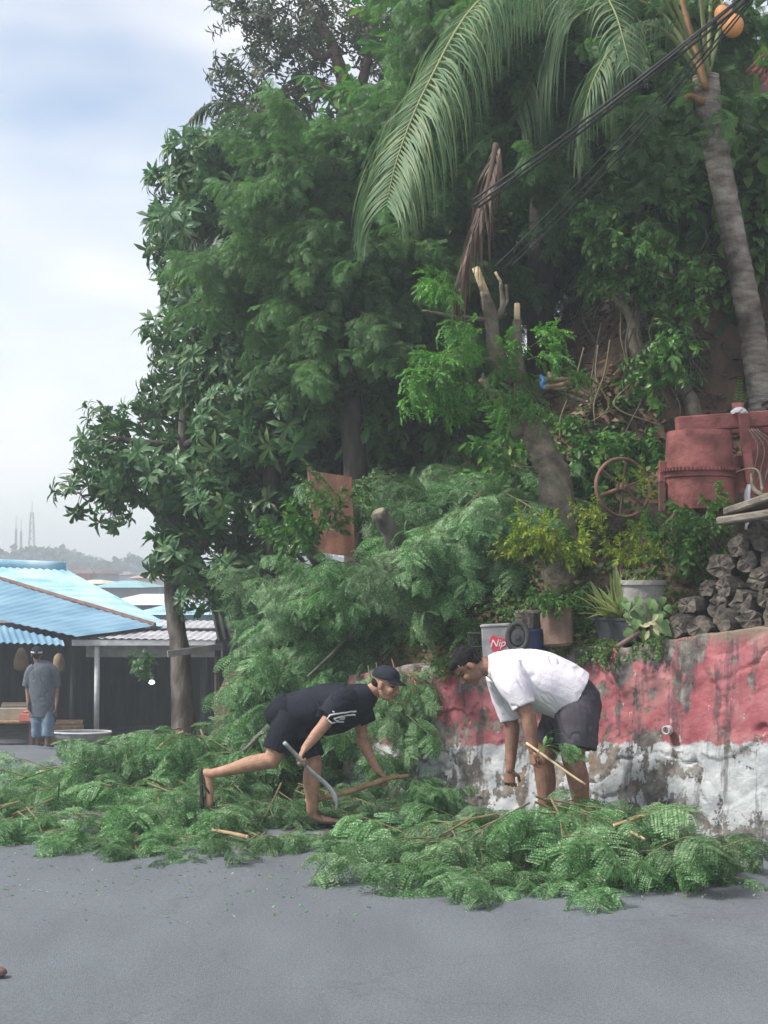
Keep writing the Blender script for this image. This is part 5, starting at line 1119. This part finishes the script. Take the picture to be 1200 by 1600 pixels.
def cap(t, B, c, s, m='cap_black', band=None, tilt=0):
    def ell(p, r): return xf(ball(p, r, None, 24, 16), B, c, s)
    V, F = ball((0, 0, 0), (.108, .088, .085), None, 26, 18); keep = V[:, 2] > -.012; V = V.copy(); V[~keep, 2] = -.012; part('cap', xf((V+[-.012, 0, .05], F), B, c, s), m, t, smooth=True)
    th = np.linspace(-1.15, 1.15, 15); inn = np.stack([np.cos(th)*.09-.005, np.sin(th)*.078, 0*th+.045], 1); out = np.stack([np.cos(th)*.165+.0, np.sin(th)*.082, .032-.012*np.abs(np.sin(th))], 1); V = np.concatenate([inn, out, inn+[0, 0, .005], out+[0, 0, .005]]); n = len(th); i = np.arange(n-1)
    F = [np.concatenate([np.stack([i, i+1, n+i+1, n+i], 1), np.stack([2*n+i+1, 2*n+i, 3*n+i, 3*n+i+1], 1), np.stack([n+i, n+i+1, 3*n+i+1, 3*n+i], 1)])]
    if band is None: part('cap_brim', xf((V, F), B, c, s), m, t, smooth=True)
    else: part('cap_band', xf(lathe([(.101, -.017), (.104, -.017), (.106, .012), (.101, .012)], 28, (-.012, 0, .042)), B @ np.diag([1.03, .86, 1]), c, s), band, t, smooth=True)
def hairset(t, B, c, s):
    g = [xf(ball((-.026, 0, .045), (.098, .08, .082), None, 20, 14), B, c, s), xf(ball((-.058, 0, -.005), (.052, .062, .06), None, 16, 12), B, c, s), xf(ball((.03, 0, .085), (.056, .06, .032), None, 16, 12), B, c, s)]
    V, F = remesh(cat(g), .006, 2); N = normals(V, F); V = V+N*(fbm(V*60, 3)*.0045)[:, None]; part('hair', (V, F), 'hair', t, smooth=True)
def sideburn(t, B, c, s):
    V, F = remesh(cat([xf(ball((-.056, 0, .0), (.056, .07, .05), None, 16, 12), B, c, s)]), .006, 2); part('hair', (V, F), 'hair', t, smooth=True)
def foot(a, d, t=None, s=1.0):   # ankle, toe direction
    d = np.asarray(d, float); d /= np.linalg.norm(d); sd = np.cross(d, (0, 0, 1)); sd /= np.linalg.norm(sd)+1e-9
    return a, d
A_ = at
# --- man in black
def man_black():
    k = lambda px, py, D=10.5: A_(px, py, D)
    hip_n, hip_f = k(452, 1124, 10.41), k(462, 1124, 10.6)
    knee_n, ank_n = k(425, 1188, 10.36), k(331, 1209, 10.45); knee_f = k(490, 1194, 10.52); ank_f = k(487, 1274, 10.56); ank_f[2] = max(ank_f[2], .075)
    heel, toe_ = k(321, 1208, 10.46), k(324, 1256, 10.44)
    limbs = [([hip_n, hip_n*.5+knee_n*.5+[0, 0, 0], knee_n], [.085, .078, .058]), ([knee_n, knee_n*.68+ank_n*.32+[0, 0, .008], knee_n*.3+ank_n*.7, ank_n], [.057, .058, .042, .034]), ([ank_n, heel+[.01, 0, 0]], [.035, .034]), ([heel+[.012, 0, 0], heel*.5+toe_*.5+[.022, 0, 0], toe_+[.012, 0, 0]], [.03, .03, .026]),
             ([hip_f, hip_f*.5+knee_f*.5, knee_f], [.09, .082, .062]), ([knee_f, knee_f*.68+ank_f*.32+[-.01, 0, 0], knee_f*.3+ank_f*.7, ank_f], [.061, .062, .045, .036]), ([ank_f, ank_f+[.07, -.01, -.03], ank_f+[.19, -.03, -.045]], [.036, .033, .024]),
             ([k(455, 1122), k(480, 1112), k(520, 1100), k(552, 1090)], [.12, .11, .115, .09]), ([k(552, 1092), k(574, 1083), k(590, 1075)], [.06, .056, .053])]
    sh_n, el_n, wr_n = k(538, 1092, 10.32), k(502, 1138, 10.24), k(476, 1170, 10.18); sh_f, el_f, wr_f = k(560, 1098, 10.68), k(566, 1160, 10.68), k(590, 1204, 10.58)
    limbs += [([sh_n+[0, .05, 0], sh_n*.5+el_n*.5, el_n], [.045, .048, .041]), ([el_n, el_n*.65+wr_n*.35, wr_n], [.041, .04, .027]), ([sh_f, sh_f*.5+el_f*.5, el_f], [.058, .049, .04]), ([el_f, el_f*.65+wr_f*.35, wr_f], [.04, .039, .027])]
    hs = [((wr_n, wr_n-el_n+np.array([.02, -.05, -.02]), (.7, .2, -.3)), dict(curl=(.9, 1.1, .7), thumb=-1)), ((wr_f, (wr_f-el_f)*.6+np.array([.07, 0, 0]), (-.3, -.2, -1)), dict(curl=(.8, .9, .7), thumb=1))]
    cl = [('shirt', [loft([k(443, 1122), k(478, 1112), k(517, 1108), k(550, 1099), k(570, 1088), k(582, 1080)], [.165, .175, .19, .19, .14, .078], [.145, .168, .185, .155, .105, .07], side=(0, 1, 0), seg=28, n=26), loft([k(548, 1090, 10.38), k(530, 1100, 10.3), k(508, 1120, 10.24)], [.09, .088, .07], seg=18, n=10), loft([k(556, 1092, 10.62), k(565, 1112, 10.69), k(573, 1131, 10.69)], [.09, .082, .072], seg=18, n=10)], 'tee_black', .006, .0045, 3),
          ('shorts', [loft([k(440, 1112), k(456, 1126), k(468, 1140)], [.17, .18, .17], [.13, .15, .13], side=(0, 1, 0), seg=24, n=12, round_ends=True), loft([hip_n+[.02, 0, .03], hip_n*.5+knee_n*.5, hip_n*.22+knee_n*.78], [.12, .105, .1], seg=20, n=12), loft([hip_f+[0, 0, .03], hip_f*.5+knee_f*.5, hip_f*.12+knee_f*.88], [.125, .108, .1], seg=20, n=12)], 'shorts_black', .006, .004, 3)]
    def ex(t, B, c, s):
        cap(t, B, c, s); sideburn(t, B, c, s)
        d = toe_-heel; d /= np.linalg.norm(d); n = np.array([-1, 0, .12]); n -= d*np.dot(n, d); n /= np.linalg.norm(n); o = heel-d*.03+n*.026
        sd = np.cross(d, n); uu = np.linspace(0, 1, 14); w = .042*np.interp(uu, [0, .1, .3, .6, .85, 1], [.5, .8, .82, 1.05, 1, .45]); C = o+d*uu[:, None]*.285
        V = np.concatenate([C+sd*w[:, None], C-sd*w[:, None], C+sd*w[:, None]+n*.017, C-sd*w[:, None]+n*.017]); m = 14; i = np.arange(m-1); F = [np.concatenate([np.stack([i, i+1, m+i+1, m+i], 1), np.stack([2*m+i+1, 2*m+i, 3*m+i, 3*m+i+1], 1), np.stack([i+1, i, 2*m+i, 2*m+i+1], 1), np.stack([m+i, m+i+1, 3*m+i+1, 3*m+i], 1), [[0, m, 3*m, 2*m], [2*m-1, m-1, 3*m-1, 4*m-1]]])]
        part('flip_flop', (V, F), 'sole', t)
        p = o+d*.2
        for q in (1, -1): part('strap', loft([p-n*.02, p-n*.05+sd*q*.02-d*.02, o+d*.1+sd*q*.04-n*.005], [.007, .008, .007], seg=6, n=8), 'sole', t, smooth=True)
        a = np.array([ank_f[0]+.07, ank_f[1]-.01, .03]); part('flip_flop', xf(box((0, 0, 0), (.27, .095, .02), None, .009), rotz(-.1), a), 'sole', t)
        # white angular chest emblem and a small sleeve mark
        e = []; from mathutils.bvhtree import BVHTree
        sh = [ch for ch in t.children if ch.name.startswith('shirt')][0]; L0 = np.array(t.location); bv = BVHTree.FromPolygons([v.co for v in sh.data.vertices], [tuple(p_.vertices) for p_ in sh.data.polygons])
        def q(x, y, py0=1121):
            w = k(508+(x-690)/3, py0+(y-385)/3, 9.9)-L0; r_ = bv.ray_cast(Vector(w), Vector((0, 1, 0)))
            return None if r_[0] is None else np.array(r_[0])+np.array(r_[1])*.004+L0
        for pts in ([(830, 383), (760, 384), (705, 392), (692, 412), (715, 432), (770, 434)], [(826, 400), (755, 402), (722, 410), (735, 422), (770, 420), (775, 412), (752, 411)]):
            dn = np.concatenate([np.linspace(a_, b_, 7)[:-1] for a_, b_ in zip(np.array(pts, float)[:-1], np.array(pts, float)[1:])]+[np.array(pts[-1:], float)]); C = [q(*p_) for p_ in dn]; C = [c_ for c_ in C if c_ is not None]
            if len(C) > 3: e.append(loft(C, .0055, .0025, side=(0, 0, 1), seg=6))
        if e: part('chest_emblem', cat(e), 'white_ink', t)
        part('sleeve_mark', box(k(521, 1112, 10.19), (.016, .004, .008), roty(R(30))), 'white_ink', t)
    return person('young man in black cap, T-shirt and shorts striding and reaching for a branch', (ank_f[0], ank_f[1], 0), limbs, hs, (k(603, 1069, 10.47), np.array([.82, -.42, -.22]), np.array([.2, -.05, 1]), .98), 'skin_tan', cl, ex)
man_black()
def man_white():
    k = lambda px, py, D=10.0: A_(px, py, D)
    hip_n, knee_n, ank_n = k(902, 1098, 9.91), k(895, 1184, 9.84), k(914, 1288, 9.9); hip_f, knee_f, ank_f = k(888, 1100, 10.09), k(848, 1188, 10.08), k(856, 1290, 10.1)
    ank_n[2] = ank_f[2] = .08
    limbs = [([hip_n, hip_n*.5+knee_n*.5, knee_n], [.1, .095, .076]), ([knee_n, knee_n*.68+ank_n*.32+[.012, 0, 0], knee_n*.3+ank_n*.7, ank_n], [.072, .072, .05, .04]), ([ank_n, ank_n+[-.07, 0, -.03], ank_n+[-.19, -.02, -.05]], [.04, .036, .026]),
             ([hip_f, hip_f*.5+knee_f*.5, knee_f], [.1, .092, .074]), ([knee_f, knee_f*.68+ank_f*.32+[.01, 0, 0], knee_f*.3+ank_f*.7, ank_f], [.071, .07, .05, .04]), ([ank_f, ank_f+[-.07, 0, -.03], ank_f+[-.19, -.02, -.05]], [.04, .036, .026]),
             ([k(898, 1092), k(862, 1068), k(820, 1055), k(790, 1046)], [.13, .14, .14, .12]), ([k(790, 1046), k(762, 1042), k(742, 1041)], [.09, .066, .06])]
    sh_n, el_n, wr_n = k(792, 1056, 9.8), k(826, 1120, 9.74), k(833, 1172, 9.72); sh_f, el_f, wr_f = k(778, 1064, 10.2), k(801, 1136, 10.18), k(797, 1202, 10.12)
    limbs += [([sh_n+[.0, .06, 0], sh_n*.5+el_n*.5, el_n], [.05, .055, .05]), ([el_n, el_n*.65+wr_n*.35, wr_n], [.05, .048, .032]), ([sh_f-[0, .06, 0], sh_f*.5+el_f*.5, el_f], [.05, .055, .049]), ([el_f, el_f*.65+wr_f*.35, wr_f], [.049, .047, .032])]
    hs = [((wr_n, (-.02, -.02, -1), (.9, .3, 0)), dict(curl=(.9, 1.0, .7), thumb=1, s=1.02)), ((wr_f, (-.05, -.05, -1), (.3, .9, 0)), dict(curl=(.7, .9, .7), thumb=1, s=1.02))]
    cl = [('shirt', [loft([k(898, 1090), k(874, 1076), k(838, 1062), k(805, 1050), k(782, 1044), k(762, 1042)], [.215, .22, .228, .205, .15, .085], [.19, .2, .205, .165, .12, .075], side=(0, 1, 0), seg=30, n=28), loft([k(794, 1048, 9.88), k(803, 1070, 9.8), k(819, 1104, 9.755)], [.125, .11, .08], seg=20, n=12), loft([k(786, 1056, 10.14), k(790, 1090, 10.2), k(798, 1126, 10.19)], [.12, .1, .076], seg=20, n=12)], 'tee_white', .006, .0042, 3),
          ('shorts', [loft([k(884, 1082), k(901, 1096), k(904, 1116)], [.2, .212, .2], [.165, .165, .15], side=(0, 1, 0), seg=26, n=12, round_ends=True), loft([hip_n+[.0, .05, .05], hip_n*.8+knee_n*.2, hip_n*.5+knee_n*.5+[.012, 0, 0], hip_n*.17+knee_n*.83+[.012, 0, 0]], [.12, .145, .148, .142], seg=22, n=14), loft([hip_f+[0, 0, .03], hip_f*.55+knee_f*.45, hip_f*.25+knee_f*.75], [.14, .125, .115], seg=22, n=12)], 'shorts_grey', .006, .005, 3)]
    def ex(t, B, c, s):
        hairset(t, B, c, s)
        for a in (ank_n, ank_f): part('sandal', xf(box((0, 0, 0), (.28, .1, .022), None, .009), None, (a[0]-.08, a[1]-.01, .024)), 'sole', t)
    return person('stocky man in white T-shirt and dark shorts bending over the cut branches', (ank_n[0], ank_n[1], 0), limbs, hs, (k(731, 1041, 9.98), np.array([-.52, -.12, -.84]), np.array([-.84, .0, .5]), 1.02), 'skin_brown', cl, ex)
man_white()
def man_grey():
    D = 23.7; g = float(base(D)); kk = D/FPX; k = lambda px, py, dy=0: A_(px, py, D+dy)
    an_l, an_r = k(60, 1160, .05), k(74, 1160, -.08); an_l[2] = an_r[2] = g+.08
    kn_l, kn_r = k(58, 1130, -.02), k(75, 1131, -.06); hp_l, hp_r = k(58, 1092), k(74, 1092)
    limbs = [([hp_l, kn_l], [.09, .06]), ([kn_l, kn_l*.6+an_l*.4, an_l], [.06, .056, .038]), ([hp_r, kn_r], [.09, .06]), ([kn_r, kn_r*.6+an_r*.4, an_r], [.06, .056, .038]), ([an_l, an_l+[.03, .17, -.045]], [.038, .026]), ([an_r, an_r+[.05, .17, -.045]], [.038, .026]), ([k(66, 1092), k(66, 1065), k(66, 1047)], [.12, .125, .12]), ([k(66, 1047), k(59, 1034), k(57, 1028)], [.08, .058, .056])]
    sl, el, wl_, sr, er, wr = k(47, 1050), k(43, 1075), k(44, 1098, -.1), k(85, 1050), k(89, 1076), k(88, 1100, -.1)
    limbs += [([sl, el], [.055, .042]), ([el, wl_], [.042, .028]), ([sr, er], [.055, .042]), ([er, wr], [.042, .028])]
    hs = [((wl_, (0, -.1, -1), (1, 0, 0)), dict(curl=(.3, .4, .3), thumb=-1)), ((wr, (0, -.1, -1), (-1, 0, 0)), dict(curl=(.3, .4, .3), thumb=1))]
    cl = [('shirt', [loft([k(67, 1120), k(67, 1095), k(66, 1065), k(65, 1046), k(61, 1034)], [.225, .225, .23, .215, .08], [.15, .15, .15, .13, .07], side=(1, 0, 0), seg=24, n=22), loft([k(55, 1044), k(47, 1051), k(42, 1073)], [.09, .085, .08], seg=16, n=8), loft([k(76, 1044), k(84, 1051), k(88, 1073)], [.09, .085, .08], seg=16, n=8)], 'tee_grey', .009, .006, 3),
          ('denim_shorts', [loft([k(66, 1096), k(66, 1108)], [.18, .18], [.14, .14], side=(1, 0, 0), seg=22, n=6), loft([hp_l, kn_l, kn_l*.35+an_l*.65], [.105, .1, .098], seg=18, n=10), loft([hp_r, kn_r, kn_r*.4+an_r*.6], [.105, .1, .098], seg=18, n=10)], 'denim', .009, .006, 3)]
    def ex(t, B, c, s): cap(t, B, c, s, 'cap_black', 'white_paint'); hairset(t, B, c, s)
    person('man in grey T-shirt and long denim shorts seen from behind at the stall', (an_l[0], D, g), limbs, hs, (k(57, 1023), np.array([-.25, .95, .0]), np.array([0, .05, 1]), 1.0), 'skin_dark', cl, ex, .007)
man_grey()
def tools():
    k = lambda px, py, D: A_(px, py, D)
    t = thing('sickle', 'long-handled grey sickle in the lowered hand of the man in black', 'sickle', k(505, 1230, 10.15))
    part('handle', loft([k(444, 1160, 10.06), k(462, 1179, 10.1), k(478, 1196, 10.13)], .015, seg=10, n=8), 'steel', t, smooth=True)
    C = catmull([k(476, 1194, 10.13), k(492, 1210, 10.14), k(508, 1224, 10.15), k(520, 1238, 10.15), k(526, 1254, 10.15), k(525, 1266, 10.15)], 18); part('blade', loft(C, np.interp(np.linspace(0, 1, 18), [0, .2, .7, 1], [.01, .014, .018, .004]), .003, side=(.7, 0, .7), seg=8), 'steel', t, smooth=True)
    t = thing('held_branch', 'brown cut pole gripped by the man in black, leafy at its end', 'branch', k(560, 1232, 10.5))
    part('stem', loft([k(478, 1252, 10.62), k(530, 1241, 10.56), k(575, 1227, 10.53), k(608, 1216, 10.5), k(640, 1212, 10.48)], [.022, .021, .02, .018, .012], seg=9, n=20, wob=.03), 'stick', t, smooth=True)
    for q, (px, py, dx, dz) in enumerate([(618, 1214, .5, -.1), (630, 1210, .7, -.2), (636, 1212, .9, -.5), (625, 1214, .4, -.7), (640, 1216, .7, -.8)]):
        a = obj('foliage', MESH['cut'][q][0], t); place(a, k(px, py, 10.47)-np.array(t.location), basis((dx, -.25, dz)), .36)
    t = thing('thin_stick', 'thin pale stick in the near hand of the man in white', 'stick', k(860, 1190, 9.68)); part('stem', loft([k(822, 1161, 9.7), k(845, 1177, 9.66), k(888, 1208, 9.58), k(915, 1226, 9.55)], [.009, .009, .008, .007], seg=7, n=12), 'cutwood', t, smooth=True)
    t = thing('leafy_sprig', 'dark leafy sprig held before the knees of the man in white', 'sprig', k(862, 1160, 9.7)); part('stem', loft([k(835, 1182, 9.66), k(855, 1165, 9.66), k(880, 1170, 9.64)], .005, seg=5, n=8), 'twig', t)
    for q in range(12): part('leaf', xf(blade(.085, .03, .4, .1, 3), basis((rng.uniform(-.4, 1), -.4, rng.uniform(-.6, .8))), k(rng.uniform(848, 872), rng.uniform(1145, 1172), 9.65)), 'leaf_shrub', t)
    for q in range(6): part('leaf', xf(BIP[q], basis((1, -.3, rng.uniform(-.6, .2))), k(rng.uniform(860, 882), rng.uniform(1160, 1178), 9.62), .45), 'leaf_cut', t)
tools()

# ------------------------------------------------------------------ cut branches heaped on the road and draped over the bank
def cut_branch(p, d, s, label, group, roll=.3, key='cut'):
    t = thing('cut_branch', label, 'branch', p, group); lm, sm = MESH[key][rng.integers(len(MESH[key]))]
    place(t, p, basis(d) @ rotx(rng.uniform(-roll, roll)), s*rng.uniform(.85, 1.15)); obj('foliage', lm, t); obj('stem', sm, t); return t
def heap(cx, cy, rx, ry, h, n, s, label, group, rot=0):
    for k in range(n):
        a = rng.uniform(0, 2*np.pi); r = math.sqrt(rng.uniform(0, 1)); q = rotz(rot)[:2, :2] @ np.array([math.cos(a)*r*rx, math.sin(a)*r*ry]); x, y = cx+q[0], cy+q[1]
        z = float(base(y))+.04+h*(1-r*r)*rng.uniform(.55, 1.05); a2 = a+rot+rng.normal(0, .9)
        if abs(x+1.3) < .75 and 9.7 < y < 10.7: z = min(z, float(base(y))+.05); a2 = rng.uniform(-2.6, -.5)
        cut_branch(np.array([x, y, z]), np.array([math.cos(a2), math.sin(a2)-.35, -.15-.25*r+rng.normal(0, .12)+(.1 if z < .15 else 0)]), s, label, group)
LR, GR = 'freshly cut feathery branch in the heap at the feet of the man in white', 'cut branches heaped by the man in white'
heap(.98, 9.35, .72, .42, .4, 36, .7, LR, GR, -.12); heap(1.48, 9.15, .28, .28, .26, 9, .64, LR, GR); heap(.4, 9.5, .4, .35, .16, 10, .6, LR, GR); heap(1.05, 8.85, .6, .16, .05, 10, .58, LR, GR, -.1)
LL, GL = 'freshly cut feathery branch in the long heap across the left of the road', 'cut branches heaped across the road'
heap(-1.95, 11.2, 1.0, .85, .32, 28, .75, LL, GL); heap(-1.45, 10.2, .75, .5, .14, 22, .6, LL, GL); heap(-.95, 11.4, .6, .8, .42, 18, .72, LL, GL); heap(-2.1, 13.2, .75, .85, .45, 14, .8, LL, GL); heap(-1.4, 12.6, .75, .75, .7, 16, .8, LL, GL); heap(-.4, 10.1, .35, .2, .04, 6, .42, LL, GL); heap(-2.55, 10.5, .4, .45, .18, 9, .62, LL, GL)
LB, GB = 'cut feathery branch draped down the bank above the reaching man', 'cut branches draped down the bank'
def drape(regs, n, s, off=.1):
    for k in range(n):
        x0, x1, y0, y1 = regs[k % len(regs)]; px, py = rng.uniform(x0, x1), rng.uniform(y0, y1); p = hit(px, py, .25, 10.9)
        if p[1] > 18: p = at(px, py, 14.5)
        cut_branch(p+[0, -.05, rng.uniform(-.05, off)], np.array([rng.uniform(-.9, .35), -.75, -.55+rng.normal(0, .3)]), s, LB, GB)
drape([(420, 560, 920, 1100), (450, 580, 880, 960), (600, 800, 720, 860), (620, 740, 760, 870), (400, 490, 980, 1130), (600, 860, 690, 800), (690, 880, 700, 760)], 92, .78)
for q, (px, py) in enumerate([(588, 1035), (612, 1030), (632, 1055), (575, 1040)]):
    t = cut_branch(at(px, py, 11.55), np.array([rng.uniform(-.3, .5), -.5, -.9]), .55, 'pale feathery branch hanging over the worn end of the wall', 'branches hanging over the wall end')
for q in range(18):
    px, py = [(rng.uniform(720, 800), rng.uniform(760, 810)), (rng.uniform(480, 590), rng.uniform(880, 930)), (rng.uniform(660, 720), rng.uniform(800, 870))][q % 3]
    cut_branch(at(px, py, 11.55 if q % 3 != 1 else 12.6), np.array([rng.uniform(-.8, .4), -.5, -.5+rng.normal(0, .3)]), .6, LB, GB)
# loose poles and twigs
def pole(pts, r, name, label, m='stick'):
    P = [at(*p) for p in pts]; t = thing(name, label, 'stick', P[0]); part('stem', loft(P, np.linspace(r, r*.7, len(P)), seg=8, n=len(P)*5, wob=.03), m, t, smooth=True); part('cut_end', loft([P[0], P[0]+(P[0]-P[1])/np.linalg.norm(P[0]-P[1])*.006], [r*.92, r*.85], seg=8), 'cutwood', t)
pole([(386, 1308, 9.66), (360, 1302, 9.75), (332, 1297, 9.85)], .016, 'cut_stick', 'short pale cut stick lying on the road before the left heap')
pole([(960, 1290, 8.85), (1010, 1274, 8.85), (1062, 1266, 8.85), (1085, 1272, 8.9)], .013, 'cut_stick', 'long thin brown stick lying on top of the right heap')
pole([(285, 1145, 12.4), (262, 1156, 12.3), (245, 1172, 12.2)], .02, 'cut_stick', 'tan cut stick poking out of the far end of the left heap')
pole([(418, 1135, 12.1), (395, 1160, 11.9), (378, 1176, 11.8)], .02, 'cut_stick', 'thick brown cut limb leaning in the branches behind the striding man', 'bark')
pole([(575, 965, 12.3), (510, 1030, 12.1), (480, 1058, 12.05)], .016, 'cut_stick', 'long straight limb slanting through the draped branches', 'bark')
pole([(985, 1300, 8.75), (1008, 1312, 8.72)], .012, 'cut_stick', 'short broken stub sticking from the right heap', 'cutwood')
def crumbs():
    gs = []
    for k in range(900):
        px = rng.uniform(0, 1190); D = rng.choice([rng.uniform(8.2, 9.6), rng.uniform(7.6, 10.5)]); x = (px-600)/FPX*D
        if sdist(x, D) > -.05: continue
        gs.append(xf(LIM[rng.integers(4)], rotz(rng.uniform(0, 6.3)) @ rotx(rng.normal(0, .2)), (x, D, float(base(D))+.012), rng.uniform(.1, .5)))
    tag(obj('scattered_leaves', mesh('scattered_leaves', cat(gs), 'leaf_cut')), 'loose leaf scraps strewn on the road around the heaps', 'leaves', None, 'stuff')
crumbs()

# ------------------------------------------------------------------ haze
def haze():
    m = bpy.data.materials.new('haze'); m.use_nodes = True; t = m.node_tree; t.nodes.clear(); o = nd(t, 'ShaderNodeOutputMaterial'); v = nd(t, 'ShaderNodeVolumePrincipled')
    v.inputs['Color'].default_value = (.82, .92, 1, 1); v.inputs['Density'].default_value = .0038; v.inputs['Anisotropy'].default_value = .2; t.links.new(v.outputs[0], o.inputs['Volume'])
    h = obj('haze', mesh('haze', box((5, 226, 4.2), (352, 480, 20.6)), m)); tag(h, 'pale haze in the air over road, town and hills', 'haze', None, 'stuff')
haze()
